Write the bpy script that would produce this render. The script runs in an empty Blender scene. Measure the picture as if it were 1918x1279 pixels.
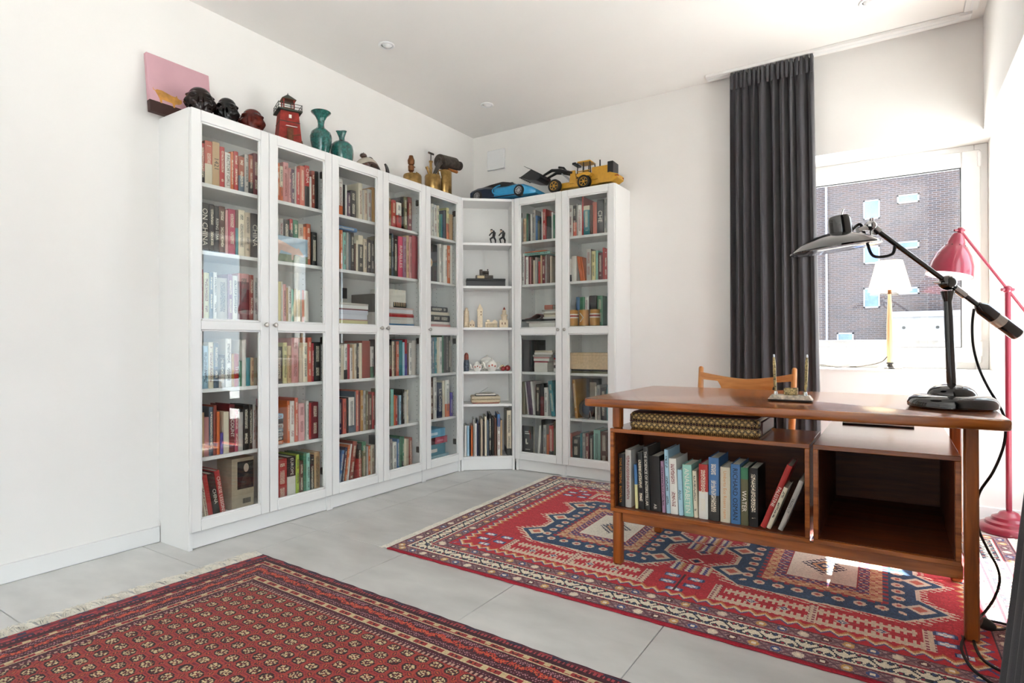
import bpy, math, random
import numpy as np
from mathutils import Vector, Matrix
random.seed(7)
SC = bpy.context.scene
COL = SC.collection

# ------------------------------------------------------------ camera
F_PX, W_PX = 1104.99, 1918.0
CAM = Vector((2.951, -3.972, 0.9378))
YAW, PITCH, ROLL = -0.5745, 0.0041, -0.0028
cd = bpy.data.cameras.new('camera')
cd.sensor_width = 36.0
cd.lens = 36.0 * F_PX / W_PX
cd.clip_start, cd.clip_end = 0.02, 500
cam = bpy.data.objects.new('camera', cd)
COL.objects.link(cam)
fw = Vector((math.cos(PITCH) * math.sin(YAW), math.cos(PITCH) * math.cos(YAW), math.sin(PITCH)))
rt = Vector((math.cos(YAW), -math.sin(YAW), 0))
up = rt.cross(fw)
r2 = rt * math.cos(ROLL) + up * math.sin(ROLL)
u2 = -rt * math.sin(ROLL) + up * math.cos(ROLL)
M = Matrix((r2, u2, -fw)).transposed().to_4x4()
M.translation = CAM
cam.matrix_world = M
SC.camera = cam

# ------------------------------------------------------------ light
world = bpy.data.worlds.new('sky')
SC.world = world
world.use_nodes = True
wn = world.node_tree.nodes
wl = world.node_tree.links
bg = wn['Background']
wtc = wn.new('ShaderNodeTexCoord')
wno = wn.new('ShaderNodeTexNoise')
wno.inputs['Scale'].default_value = 3.0
wno.inputs['Detail'].default_value = 6
wra = wn.new('ShaderNodeValToRGB')
wra.color_ramp.elements[0].position = 0.42
wra.color_ramp.elements[0].color = (0.68, 0.84, 1.0, 1)
wra.color_ramp.elements[1].position = 0.60
wra.color_ramp.elements[1].color = (1.0, 1.0, 1.0, 1)
wl.new(wtc.outputs['Generated'], wno.inputs['Vector'])
wl.new(wno.outputs['Fac'], wra.inputs['Fac'])
wl.new(wra.outputs['Color'], bg.inputs['Color'])
bg.inputs['Strength'].default_value = 1.35
sd = bpy.data.lights.new('sun', 'SUN')
sd.energy = 9.0
sd.angle = math.radians(0.6)
sd.color = (1.0, 0.95, 0.88)
sun = bpy.data.objects.new('sun', sd)
COL.objects.link(sun)
sun.location = (2, 9, 12)
SUN_AZ, SUN_EL = math.radians(97), math.radians(47)
sv = Vector((math.cos(SUN_AZ) * math.cos(SUN_EL), math.sin(SUN_AZ) * math.cos(SUN_EL), math.sin(SUN_EL)))
sun.rotation_euler = sv.to_track_quat('Z', 'Y').to_euler()

vs = SC.view_settings
vs.view_transform = 'Standard'
vs.look = 'None'
vs.exposure = 2.6
vs.gamma = 1.0
vs.use_curve_mapping = False

# ------------------------------------------------------------ helpers
def lin(h):
    h = h.lstrip('#')
    o = []
    for i in (0, 2, 4):
        c = int(h[i:i + 2], 16) / 255.0
        o.append(c / 12.92 if c <= 0.04045 else ((c + 0.055) / 1.055) ** 2.4)
    return tuple(o)

class MB:
    """collects shapes, builds them as one mesh object"""
    def __init__(s):
        s.v = []; s.f = []
    def add(s, vs, fs):
        b = len(s.v)
        s.v.extend(vs)
        s.f.extend([tuple(i + b for i in f) for f in fs])
        return s
    def box(s, x0, x1, y0, y1, z0, z1, b=0.0):
        if b <= 0:
            v = [(x, y, z) for z in (z0, z1) for y in (y0, y1) for x in (x0, x1)]
            return s.add(v, [(0, 2, 3, 1), (4, 5, 7, 6), (0, 1, 5, 4), (2, 6, 7, 3), (0, 4, 6, 2), (1, 3, 7, 5)])
        v = []; idx = {}
        X = (x0, x1); Y = (y0, y1); Z = (z0, z1)
        for i in (0, 1):
            for j in (0, 1):
                for k in (0, 1):
                    sx, sy, sz = (1 - 2 * i), (1 - 2 * j), (1 - 2 * k)
                    for a in range(3):
                        p = [X[i], Y[j], Z[k]]
                        if a != 0: p[0] += sx * b
                        if a != 1: p[1] += sy * b
                        if a != 2: p[2] += sz * b
                        idx[(i, j, k, a)] = len(v); v.append(tuple(p))
        f = []
        for i in (0, 1):
            q = [idx[(i, j, k, 0)] for j, k in ((0, 0), (1, 0), (1, 1), (0, 1))]; f.append(tuple(q if i else q[::-1]))
            q = [idx[(j, i, k, 1)] for j, k in ((0, 0), (1, 0), (1, 1), (0, 1))]; f.append(tuple(q[::-1] if i else q))
            q = [idx[(j, k, i, 2)] for j, k in ((0, 0), (1, 0), (1, 1), (0, 1))]; f.append(tuple(q if i else q[::-1]))
        for i in (0, 1):
            for j in (0, 1):
                fl = (i + j) % 2
                q = [idx[(i, j, 0, 0)], idx[(i, j, 1, 0)], idx[(i, j, 1, 1)], idx[(i, j, 0, 1)]]; f.append(tuple(q if fl else q[::-1]))
                q = [idx[(i, 0, j, 0)], idx[(i, 1, j, 0)], idx[(i, 1, j, 2)], idx[(i, 0, j, 2)]]; f.append(tuple(q[::-1] if fl else q))
                q = [idx[(0, i, j, 1)], idx[(1, i, j, 1)], idx[(1, i, j, 2)], idx[(0, i, j, 2)]]; f.append(tuple(q if fl else q[::-1]))
        for i in (0, 1):
            for j in (0, 1):
                for k in (0, 1):
                    q = [idx[(i, j, k, 0)], idx[(i, j, k, 1)], idx[(i, j, k, 2)]]
                    f.append(tuple(q if (i + j + k) % 2 else q[::-1]))
        return s.add(v, f)
    def tube(s, pts, r, n=10, caps=True):
        P = [Vector(p) for p in pts]
        R = r if isinstance(r, (list, tuple)) else [r] * len(P)
        v = []; f = []
        t = (P[1] - P[0]).normalized()
        a = t.orthogonal().normalized()
        for i, p in enumerate(P):
            if i == 0: t = (P[1] - P[0])
            elif i == len(P) - 1: t = (P[-1] - P[-2])
            else: t = (P[i + 1] - P[i]).normalized() + (P[i] - P[i - 1]).normalized()
            t = t.normalized() if t.length > 1e-9 else Vector((0, 0, 1))
            a = (a - t * a.dot(t))
            a = a.normalized() if a.length > 1e-6 else t.orthogonal().normalized()
            b = t.cross(a)
            for k in range(n):
                an = 2 * math.pi * k / n
                v.append(tuple(p + (a * math.cos(an) + b * math.sin(an)) * R[i]))
        for i in range(len(P) - 1):
            for k in range(n):
                k2 = (k + 1) % n
                f.append((i * n + k, i * n + k2, (i + 1) * n + k2, (i + 1) * n + k))
        if caps:
            f.append(tuple(range(n))[::-1]); f.append(tuple(range((len(P) - 1) * n, len(P) * n)))
        return s.add(v, f)
    def lathe(s, prof, n=24, c=(0, 0, 0), sx=1.0, sy=1.0, mat=None):
        v = []; f = []
        for r, z in prof:
            for k in range(n):
                an = 2 * math.pi * k / n
                v.append((r * math.cos(an) * sx, r * math.sin(an) * sy, z))
        for i in range(len(prof) - 1):
            for k in range(n):
                k2 = (k + 1) % n
                f.append((i * n + k, i * n + k2, (i + 1) * n + k2, (i + 1) * n + k))
        if prof[0][0] > 1e-6: f.append(tuple(range(n))[::-1])
        if prof[-1][0] > 1e-6: f.append(tuple(range((len(prof) - 1) * n, len(prof) * n)))
        if mat is not None: v = [tuple(mat @ Vector(p)) for p in v]
        v = [(p[0] + c[0], p[1] + c[1], p[2] + c[2]) for p in v]
        return s.add(v, f)
    def ell(s, c, r, nu=16, nv=10, mat=None):
        v = []; f = []
        for i in range(nv + 1):
            th = math.pi * i / nv
            for k in range(nu):
                ph = 2 * math.pi * k / nu
                p = Vector((r[0] * math.sin(th) * math.cos(ph), r[1] * math.sin(th) * math.sin(ph), -r[2] * math.cos(th)))
                if mat is not None: p = mat @ p
                v.append((p[0] + c[0], p[1] + c[1], p[2] + c[2]))
        for i in range(nv):
            for k in range(nu):
                k2 = (k + 1) % nu
                f.append((i * nu + k, i * nu + k2, (i + 1) * nu + k2, (i + 1) * nu + k))
        return s.add(v, f)
    def prism(s, poly, axis, d0, d1):
        """poly in the two remaining axes (xyz order), extruded along axis"""
        n = len(poly); v = []
        for d in (d0, d1):
            for a, b in poly:
                v.append({0: (d, a, b), 1: (a, d, b), 2: (a, b, d)}[axis])
        f = [tuple(range(n))[::-1], tuple(range(n, 2 * n))]
        for i in range(n):
            j = (i + 1) % n
            f.append((i, j, n + j, n + i))
        if axis == 1: f = [t[::-1] for t in f]
        return s.add(v, f)
    def xform(s, m):
        s.v = [tuple(m @ Vector(p)) for p in s.v]; return s
    def build(s, name, mat, parent=None, ang=38, loc=None, rz=None):
        me = bpy.data.meshes.new(name)
        me.from_pydata(s.v, [], s.f)
        me.polygons.foreach_set('use_smooth', [True] * len(me.polygons))
        me.set_sharp_from_angle(angle=math.radians(ang))
        if mat is not None: me.materials.append(mat)
        o = bpy.data.objects.new(name, me)
        COL.objects.link(o)
        if parent is not None: o.parent = parent
        if loc is not None: o.location = loc
        if rz is not None: o.rotation_euler = (0, 0, rz)
        return o

def thing(name, label, cat, loc=(0, 0, 0), rz=0.0, group=None):
    o = bpy.data.objects.new(name, None)
    o.empty_display_size = 0.05
    COL.objects.link(o)
    o.location = loc; o.rotation_euler = (0, 0, rz)
    tag(o, label, cat, group)
    return o
def tag(o, label, cat, group=None):
    o['label'] = label; o['category'] = cat
    if group: o['group'] = group
    return o
def struct(o, label=None):
    o['kind'] = 'structure'
    if label: o['label'] = label
    return o
def copy_tree(o, parent=None):
    c = o.copy(); COL.objects.link(c); c.parent = parent
    for ch in list(o.children): copy_tree(ch, c)
    return c
def smooth_pts(pts, k=6):
    P = [Vector(p) for p in pts]
    out = []
    for i in range(len(P) - 1):
        p0 = P[max(i - 1, 0)]; p1 = P[i]; p2 = P[i + 1]; p3 = P[min(i + 2, len(P) - 1)]
        for j in range(k):
            t = j / k
            out.append(0.5 * ((2 * p1) + (p2 - p0) * t + (2 * p0 - 5 * p1 + 4 * p2 - p3) * t * t + (3 * p1 - p0 - 3 * p2 + p3) * t ** 3))
    out.append(P[-1])
    return out

# ------------------------------------------------------------ materials
def new_mat(name):
    m = bpy.data.materials.new(name); m.use_nodes = True
    return m, m.node_tree.nodes, m.node_tree.links, m.node_tree.nodes['Principled BSDF']
def pmat(name, col, rough=0.5, metal=0.0, var=0.08, scale=30.0, bump=0.0, bscale=None, coat=0.0, spec=None, stretch=None, sheen=0.0):
    m, n, l, b = new_mat(name)
    if isinstance(col, str): col = lin(col)
    b.inputs['Roughness'].default_value = rough
    b.inputs['Metallic'].default_value = metal
    b.inputs['Coat Weight'].default_value = coat
    b.inputs['Coat Roughness'].default_value = 0.06
    b.inputs['Sheen Weight'].default_value = sheen
    if spec is not None: b.inputs['Specular IOR Level'].default_value = spec
    tc = n.new('ShaderNodeTexCoord')
    vec = tc.outputs['Object']
    if stretch:
        mp = n.new('ShaderNodeMapping'); mp.inputs['Scale'].default_value = stretch
        l.new(vec, mp.inputs['Vector']); vec = mp.outputs['Vector']
    no = n.new('ShaderNodeTexNoise'); no.inputs['Scale'].default_value = scale; no.inputs['Detail'].default_value = 4
    l.new(vec, no.inputs['Vector'])
    ra = n.new('ShaderNodeValToRGB')
    ra.color_ramp.elements[0].position = 0.3; ra.color_ramp.elements[1].position = 0.7
    ra.color_ramp.elements[0].color = tuple(c * (1 - var) for c in col) + (1,)
    ra.color_ramp.elements[1].color = tuple(min(1, c * (1 + var)) for c in col) + (1,)
    l.new(no.outputs['Fac'], ra.inputs['Fac'])
    l.new(ra.outputs['Color'], b.inputs['Base Color'])
    if bump > 0:
        n2 = n.new('ShaderNodeTexNoise'); n2.inputs['Scale'].default_value = bscale or scale * 4; n2.inputs['Detail'].default_value = 3
        l.new(vec, n2.inputs['Vector'])
        bu = n.new('ShaderNodeBump'); bu.inputs['Strength'].default_value = bump; bu.inputs['Distance'].default_value = 0.003
        l.new(n2.outputs['Fac'], bu.inputs['Height']); l.new(bu.outputs['Normal'], b.inputs['Normal'])
    return m
def wood(name, c1, c2, axis=0, rough=0.28, scale=9.0, coat=0.25):
    m, n, l, b = new_mat(name)
    tc = n.new('ShaderNodeTexCoord')
    mp = n.new('ShaderNodeMapping')
    s = [7.0, 7.0, 7.0]; s[axis] = 0.6
    mp.inputs['Scale'].default_value = s
    l.new(tc.outputs['Object'], mp.inputs['Vector'])
    no = n.new('ShaderNodeTexNoise'); no.inputs['Scale'].default_value = scale; no.inputs['Detail'].default_value = 6; no.inputs['Distortion'].default_value = 0.6
    l.new(mp.outputs['Vector'], no.inputs['Vector'])
    n2 = n.new('ShaderNodeTexNoise'); n2.inputs['Scale'].default_value = scale * 0.25; n2.inputs['Detail'].default_value = 3; n2.inputs['Distortion'].default_value = 1.2
    l.new(mp.outputs['Vector'], n2.inputs['Vector'])
    ad = n.new('ShaderNodeMath'); ad.operation = 'MULTIPLY_ADD'; ad.inputs[1].default_value = 0.5
    l.new(no.outputs['Fac'], ad.inputs[0])
    mu = n.new('ShaderNodeMath'); mu.operation = 'MULTIPLY'; mu.inputs[1].default_value = 0.5
    l.new(n2.outputs['Fac'], mu.inputs[0]); l.new(mu.outputs[0], ad.inputs[2])
    ra = n.new('ShaderNodeValToRGB')
    ra.color_ramp.elements[0].position = 0.36; ra.color_ramp.elements[1].position = 0.66
    ra.color_ramp.elements[0].color = lin(c1) + (1,); ra.color_ramp.elements[1].color = lin(c2) + (1,)
    l.new(ad.outputs[0], ra.inputs['Fac']); l.new(ra.outputs['Color'], b.inputs['Base Color'])
    b.inputs['Roughness'].default_value = rough
    b.inputs['Coat Weight'].default_value = coat; b.inputs['Coat Roughness'].default_value = 0.17
    return m

MT = {}
MT['wall'] = pmat('wall_paint', '#f3f0ec', 0.85, var=0.015, scale=3, bump=0.06, bscale=260)
MT['ceil'] = pmat('ceiling_paint', '#f5f2ee', 0.9, var=0.01, scale=3)
MT['trim'] = pmat('trim_paint', '#f1f0ee', 0.45, var=0.01, scale=5)
MT['cab'] = pmat('white_lacquer', '#f2f1ef', 0.38, var=0.01, scale=6)
MT['cabin'] = pmat('white_foil', '#eeece8', 0.5, var=0.015, scale=6)
MT['tile'] = pmat('concrete_tile', '#cdcbc8', 0.34, var=0.12, scale=3.4, bump=0.05, bscale=40, stretch=(1.0, 2.2, 1))
MT['grout'] = pmat('grout', '#a8a6a3', 0.9, var=0.05)
MT['teak'] = wood('teak_along', '#74380f', '#b8682a', 0, rough=0.24, coat=0.55)
MT['teak_z'] = wood('teak_upright', '#74370f', '#b06024', 2)
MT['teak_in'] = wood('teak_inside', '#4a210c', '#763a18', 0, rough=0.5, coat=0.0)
MT['oak'] = wood('chair_oak', '#b3682c', '#d8954e', 0, rough=0.35)
MT['oak_z'] = wood('chair_oak_upright', '#b3682c', '#d8954e', 2, rough=0.35)
MT['lampwood'] = wood('lamp_ash', '#c9a06f', '#e0c09a', 2, rough=0.4)
MT['black'] = pmat('black_enamel', '#0d0d0e', 0.12, var=0.1, coat=1.0)
MT['blackm'] = pmat('black_matte', '#141312', 0.5, var=0.15)
MT['rubber'] = pmat('black_rubber', '#111111', 0.65, var=0.15)
MT['chrome'] = pmat('chrome', '#c9c9c9', 0.14, 1.0, var=0.05)
MT['brushed'] = pmat('brushed_steel', '#b8b4ae', 0.32, 1.0, var=0.06)
MT['red'] = pmat('red_enamel', '#8a1c34', 0.3, var=0.05, coat=0.4)
MT['whitep'] = pmat('white_plastic', '#efefef', 0.35, var=0.01)
MT['paper'] = pmat('paper', '#e9e5da', 0.9, var=0.06, scale=60)
MT['pages'] = pmat('page_edges', '#d9d2c1', 0.95, var=0.18, scale=1, stretch=(700, 4, 4))
MT['curtain'] = pmat('dark_curtain', '#454448', 0.9, var=0.12, scale=400, bump=0.25, bscale=900, sheen=0.25)
MT['brass'] = pmat('aged_brass', '#a58654', 0.3, 1.0, var=0.35, scale=28)
MT['copper'] = pmat('aged_copper', '#80573a', 0.4, 1.0, var=0.25, scale=30)
MT['iron'] = pmat('sooty_iron', '#57514b', 0.62, 0.8, var=0.35, scale=40, bump=0.3)
MT['glaze'] = pmat('green_glaze', '#1f5f58', 0.12, var=0.55, scale=95, coat=0.6)
MT['ceramic'] = pmat('white_ceramic', '#efebe2', 0.15, var=0.02, coat=0.5)
MT['palewood'] = pmat('pale_limewood', '#dcbf98', 0.7, var=0.12, scale=60)
MT['limewood'] = pmat('pale_lime_wood', '#ead8bb', 0.7, var=0.1, scale=60)
MT['shade'] = None

def glass_mat():
    m, n, l, b = new_mat('clear_glass')
    n.remove(b)
    out = n['Material Output']
    tr = n.new('ShaderNodeBsdfTransparent'); tr.inputs['Color'].default_value = (0.965, 0.975, 0.965, 1)
    gl = n.new('ShaderNodeBsdfGlossy'); gl.inputs['Roughness'].default_value = 0.0
    fr = n.new('ShaderNodeFresnel')
    ge = n.new('ShaderNodeNewGeometry')
    mr = n.new('ShaderNodeMapRange'); mr.inputs['To Min'].default_value = 1.52; mr.inputs['To Max'].default_value = 1 / 1.52
    l.new(ge.outputs['Backfacing'], mr.inputs['Value']); l.new(mr.outputs[0], fr.inputs['IOR'])
    mx = n.new('ShaderNodeMixShader')
    l.new(fr.outputs['Fac'], mx.inputs['Fac']); l.new(tr.outputs['BSDF'], mx.inputs[1]); l.new(gl.outputs['BSDF'], mx.inputs[2])
    l.new(mx.outputs['Shader'], out.inputs['Surface'])
    return m
MT['glass'] = glass_mat()
def shade_mat():
    m, n, l, b = new_mat('pleated_shade')
    n.remove(b)
    out = n['Material Output']
    df = n.new('ShaderNodeBsdfDiffuse'); df.inputs['Color'].default_value = lin('#f6f1e6') + (1,)
    tl = n.new('ShaderNodeBsdfTranslucent'); tl.inputs['Color'].default_value = lin('#f8f0e0') + (1,)
    tc = n.new('ShaderNodeTexCoord'); no = n.new('ShaderNodeTexNoise'); no.inputs['Scale'].default_value = 120
    l.new(tc.outputs['Object'], no.inputs['Vector'])
    mr = n.new('ShaderNodeMapRange'); mr.inputs['To Min'].default_value = 0.5; mr.inputs['To Max'].default_value = 0.65
    l.new(no.outputs['Fac'], mr.inputs['Value'])
    mx = n.new('ShaderNodeMixShader')
    l.new(mr.outputs[0], mx.inputs['Fac']); l.new(df.outputs[0], mx.inputs[1]); l.new(tl.outputs[0], mx.inputs[2])
    l.new(mx.outputs[0], out.inputs['Surface'])
    return m
MT['shade'] = shade_mat()

# ------------------------------------------------------------ the room
H = 2.66
XR = 3.355            # face of the right hand beam
ZL = 2.063            # underside of beam and window head
XO = 3.75             # outer face of right wall
YF = -6.2             # wall behind the camera
YO = 0.45             # outer face of back wall
WX0, WX1, WZ0 = 2.15, 3.40, 0.787

fl = struct(MB().box(-0.3, XO + 0.1, YF - 0.3, YO, -0.12, -0.004).build('floor', MT['grout']))
tile_me = None
xs = [-0.095 + 0.6 * i for i in range(7)]
ys = [-0.2 - 0.6 * i for i in range(-1, 10)]
def clampi(a, lo, hi): return max(lo, min(hi, a))
for x in xs:
    for y in ys:
        x0, x1 = clampi(x, 0, XO - .06), clampi(x + .6, 0, XO - .06)
        y0, y1 = clampi(y - .6, YF, 0), clampi(y, YF, 0)
        if x1 - x0 < .02 or y1 - y0 < .02: continue
        g = 0.0014
        t = MB().box(x0 + g, x1 - g, y0 + g, y1 - g, -0.02, 0, 0.0012).build('tile', MT['tile'], fl)
struct(MB().box(-0.3, XO + 0.1, YF - 0.3, YO, H, H + 0.2).build('ceiling', MT['ceil']))
struct(MB().box(-0.3, 0, YF - 0.3, YO, -0.12, H).build('wall_left', MT['wall']))
wb = MB()
wb.box(0, WX0, 0, YO, -0.12, H)
wb.box(WX0, WX1, 0, YO, -0.12, WZ0 - 0.012)
wb.box(WX0, WX1, 0, YO, ZL, H)
wb.box(WX1, XO, 0, YO, -0.12, H)
struct(wb.build('wall_back', MT['wall']))
wr = MB()
wr.box(XR, XO, -3.25, 0, ZL, H)
wr.box(XR, XO, YF, -3.25, 2.52, H)
wr.box(XR, XO, -3.25, -1.27, -0.12, ZL)
wr.box(XR, XO, YF, -6.0, -0.12, 2.52)
struct(wr.build('wall_right', MT['wall']))
wf = MB()
wf.box(0, XO, YF - 0.3, YF, -0.12, H)
struct(wf.build('wall_front', MT['wall']))
struct(MB().box(WX0 - .0, WX1, -0.012, 0.27, WZ0 - 0.012, WZ0, 0.003).build('trim_1', MT['trim']), 'white window sill board')
struct(MB().box(0, 0.014, YF, -2.5215, 0, 0.075, 0.003).build('baseboard_left', MT['trim']))
struct(MB().box(1.39, XO - .08, -0.014, 0, 0, 0.075, 0.003).build('baseboard_back', MT['trim']))

def window(name, x0, x1, z0, z1, y, loc, rz, fr=0.07, sa=0.085, mull=()):
    """casement in local x (width), z (height); y is the depth of the unit"""
    o = MB()
    for a in ((x0, x0 + fr, z0, z1), (x1 - fr, x1, z0, z1), (x0 + fr, x1 - fr, z0, z0 + fr), (x0 + fr, x1 - fr, z1 - fr, z1)):
        o.box(a[0], a[1], y + .015, y + .085, a[2], a[3], 0.003)
    w = o.build(name, MT['trim'], loc=loc, rz=rz)
    struct(w)
    edges = [x0 + fr * .55] + list(mull) + [x1 - fr * .55]
    for i in range(len(edges) - 1):
        a, b = edges[i], edges[i + 1]
        s = MB()
        c, d = z0 + fr * .55, z1 - fr * .55
        for q in ((a, a + sa, c, d), (b - sa, b, c, d), (a + sa, b - sa, c, c + sa), (a + sa, b - sa, d - sa, d)):
            s.box(q[0], q[1], y - .005, y + .06, q[2], q[3], 0.006)
        so = s.build('sash', MT['trim'], w)
        MB().box(a + sa - .01, b - sa + .01, y + .02, y + .026, c + sa - .01, d - sa + .01).build('pane', MT['glass'], so)
        g = MB()
        gg = 0.004
        for q in ((a + sa, a + sa + gg, c + sa, d - sa), (b - sa - gg, b - sa, c + sa, d - sa), (a + sa, b - sa, c + sa, c + sa + gg), (a + sa, b - sa, d - sa - gg, d - sa)):
            g.box(q[0], q[1], y + .012, y + .034, q[2], q[3])
        g.build('glazing_gasket', MT['rubber'], so)
    return w
w1 = window('window_1', WX0, WX1, WZ0, ZL, 0.25, (0, 0, 0), 0, fr=0.062, sa=0.088)
for z in (0.86, 1.93):
    MB().box(3.350, 3.368, 0.232, 0.25, z, z + .085, 0.004).build('hinge', MT['whitep'], w1)
MB().box(WX0, WX1, 0.36, 0.62, 0.90, 0.955, 0.004).build('outer_ledge', pmat('grey_flashing', '#8e8d90', 0.4, 0.3), w1)
# big glazed openings in the right wall and behind the camera (local x runs along -y of the room)
window('window_2', 0.0, 1.27, 0.0, ZL, 0.22, (XR + .06, 0, 0), -math.pi / 2, mull=(0.64,))
window('window_3', 0.0, 2.75, 0.0, 2.52, 0.22, (XR + .06, -3.25, 0), -math.pi / 2, mull=(0.92, 1.83))

# ------------------------------------------------------------ outside
S = 1.438
def far(x, z): return CAM.x + (x - CAM.x) * S, CAM.z + (z - CAM.z) * S
m, n, l, b = new_mat('dark_brickwork')
tc = n.new('ShaderNodeTexCoord'); br = n.new('ShaderNodeTexBrick')
mp = n.new('ShaderNodeMapping'); mp.inputs['Rotation'].default_value = (math.pi / 2, 0, 0)
l.new(tc.outputs['Object'], mp.inputs['Vector']); l.new(mp.outputs['Vector'], br.inputs['Vector'])
br.inputs['Color1'].default_value = lin('#322d30') + (1,); br.inputs['Color2'].default_value = lin('#433430') + (1,)
br.inputs['Mortar'].default_value = lin('#5a565c') + (1,)
br.inputs['Scale'].default_value = 1.0; br.inputs['Brick Width'].default_value = 0.42; br.inputs['Row Height'].default_value = 0.13
br.inputs['Mortar Size'].default_value = 0.016
nz = n.new('ShaderNodeTexNoise'); nz.inputs['Scale'].default_value = 0.5; nz.inputs['Detail'].default_value = 5
l.new(tc.outputs['Object'], nz.inputs['Vector'])
hs = n.new('ShaderNodeHueSaturation'); l.new(br.outputs['Color'], hs.inputs['Color'])
mr = n.new('ShaderNodeMapRange'); mr.inputs['To Min'].default_value = 0.6; mr.inputs['To Max'].default_value = 1.3
l.new(nz.outputs['Fac'], mr.inputs['Value']); l.new(mr.outputs[0], hs.inputs['Value'])
l.new(hs.outputs['Color'], b.inputs['Base Color']); b.inputs['Roughness'].default_value = 0.85
MT['brick'] = m
MT['pane_far'] = pmat('far_window_glass', '#5d7096', 0.3, var=0.25, scale=1.2, spec=0.1)
MT['ftrim'] = pmat('far_frame_paint', '#7c7c84', 0.6, var=0.03)
MT['concrete'] = pmat('pale_concrete', '#7d7c7e', 0.8, var=0.06, scale=2)
bld = thing('brick_building', 'dark brick apartment block with small white windows seen through the window', 'building', (0, 42, 0))
MB().box(-34, 30, 0, 12, -6, 26).build('brick_wall', MT['brick'], bld)
rects = [(1.78, 2.44, 6.66, 7.55), (3.1, 3.93, 7.23, 7.62), (1.78, 2.43, 4.6, 5.42), (3.09, 3.92, 5.17, 5.5), (1.77, 2.42, 2.56, 3.48), (3.08, 3.91, 3.12, 3.43), (0.68, 1.37, 1.0, 1.42)]
extra = [(x + dx, x2 + dx, z, z2) for (x, x2, z, z2) in rects[:6] for dx in (-6.5, 6.5)]
for (xa, xb, za, zb) in rects + extra:
    xa, za = far(xa, za); xb, zb = far(xb, zb)
    f = MB()
    t = 0.09
    for q in ((xa, xa + t, za, zb), (xb - t, xb, za, zb), (xa, xb, za, za + t), (xa, xb, zb - t, zb)):
        f.box(q[0], q[1], -0.06, 0.05, q[2], q[3])
    fo = f.build('window_frame', MT['ftrim'], bld)
    MB().box(xa + t, xb - t, -0.02, 0.0, za + t, zb - t).build('window_pane', MT['pane_far'], fo)
xa, _ = far(0.26, 0); MB().tube([(xa, -0.15, -6), (xa, -0.15, 26)], 0.07, 8).build('drainpipe', MT['ftrim'], bld)
xa, za = far(2.9, 1.0); xb, zb = far(9.0, 2.05)
po = MB().box(xa, xb, -2.2, 0, -6, zb).build('concrete_annex', MT['concrete'], bld)
MB().box(xa - .2, xb, -2.4, 0.1, zb, zb + .32).build('annex_coping', pmat('white_coping', '#8c8c90', 0.6), bld)
for (x, z) in ((3.31, 1.59), (4.49, 1.59)):
    p, q = far(x, z); MB().tube([(p, -2.27, q), (p, -2.15, q)], 0.09, 10).build('anchor_hole', MT['blackm'], bld)
bl2 = thing('plaster_building', 'pale flat-roofed building across the street, mirrored in the bookcase glass', 'building', (24, 0, 0))
MB().box(0, 10, -20, 7, -6, 6.5).build('plaster_wall', MT['concrete'], bl2)
MB().box(-.4, 10, -20.4, 7.4, 6.5, 6.9).build('roof_edge', MT['trim'], bl2)
for y in range(-18, 6, 3):
    for z in (-1.0, 2.2):
        fo = MB().box(-.06, .05, y, y + 1.3, z, z + 1.7).build('window_frame', MT['trim'], bl2)
        MB().box(-.09, -.06, y + .12, y + 1.18, z + .12, z + 1.58).build('window_pane', MT['pane_far'], fo)
g = MB().box(-60, 80, -60, 80, -6.2, -6).build('street_ground', pmat('pale_bounce_paving', '#e4e4e4', 0.9, var=0.06, scale=0.4))  # unseen ground, made this pale to bounce sunlight up to the ceiling
struct(g)

# ------------------------------------------------------------ ceiling fittings
for (x, y, lab) in ((0.508, -1.518, 'recessed ceiling spot above the red lighthouse'), (0.5, -0.509, 'recessed ceiling spot above the corner bookcase'), (2.854, -0.497, 'recessed ceiling spot above the desk chair')):
    t = thing('ceiling_spot', 'small white ' + lab, 'ceiling light', (x, y, H), 0, 'recessed ceiling spots')
    MB().lathe([(0.031, -0.001), (0.046, -0.001), (0.047, -0.004), (0.044, -0.007), (0.034, -0.007), (0.031, -0.004), (0.031, -0.001)], 32).build('ring', MT['whitep'], t)
    MB().lathe([(0.031, -0.0005), (0.028, -0.004), (0.018, -0.012), (0.012, -0.016), (0, -0.017)], 24, c=(0.004, 0.003, 0)).build('lamp', MT['whitep'], t)
tr = thing('curtain_track', 'flat white curtain track on the ceiling above the window', 'curtain track', (1.94, -0.085, H))
MB().box(0, 1.36, -0.035, 0.035, -0.02, 0.0, 0.003).build('rail', MT['trim'], tr)
MB().box(0.01, 1.35, -0.006, 0.006, -0.0215, -0.0195).build('groove', MT['whitep'], tr)
tr = thing('curtain_track', 'flat white curtain track on the ceiling beside the right-hand beam', 'curtain track', (3.29, -5.7, H))
MB().box(-0.03, 0.03, 0, 5.55, -0.02, 0, 0.003).build('rail', MT['trim'], tr)
MB().box(-0.006, 0.006, 0.01, 5.54, -0.0215, -0.0195).build('groove', MT['whitep'], tr)
pl = thing('wall_plate', 'square white plate on the wall above the blue model car', 'wall plate', (0.243, 0, 2.435))
MB().box(-0.085, 0.085, -0.028, -0.010, -0.08, 0.08, 0.004).build('cover', MT['whitep'], pl)
MB().box(-0.07, 0.07, -0.012, 0.0, -0.065, 0.065).build('backbox', MT['trim'], pl)

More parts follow.
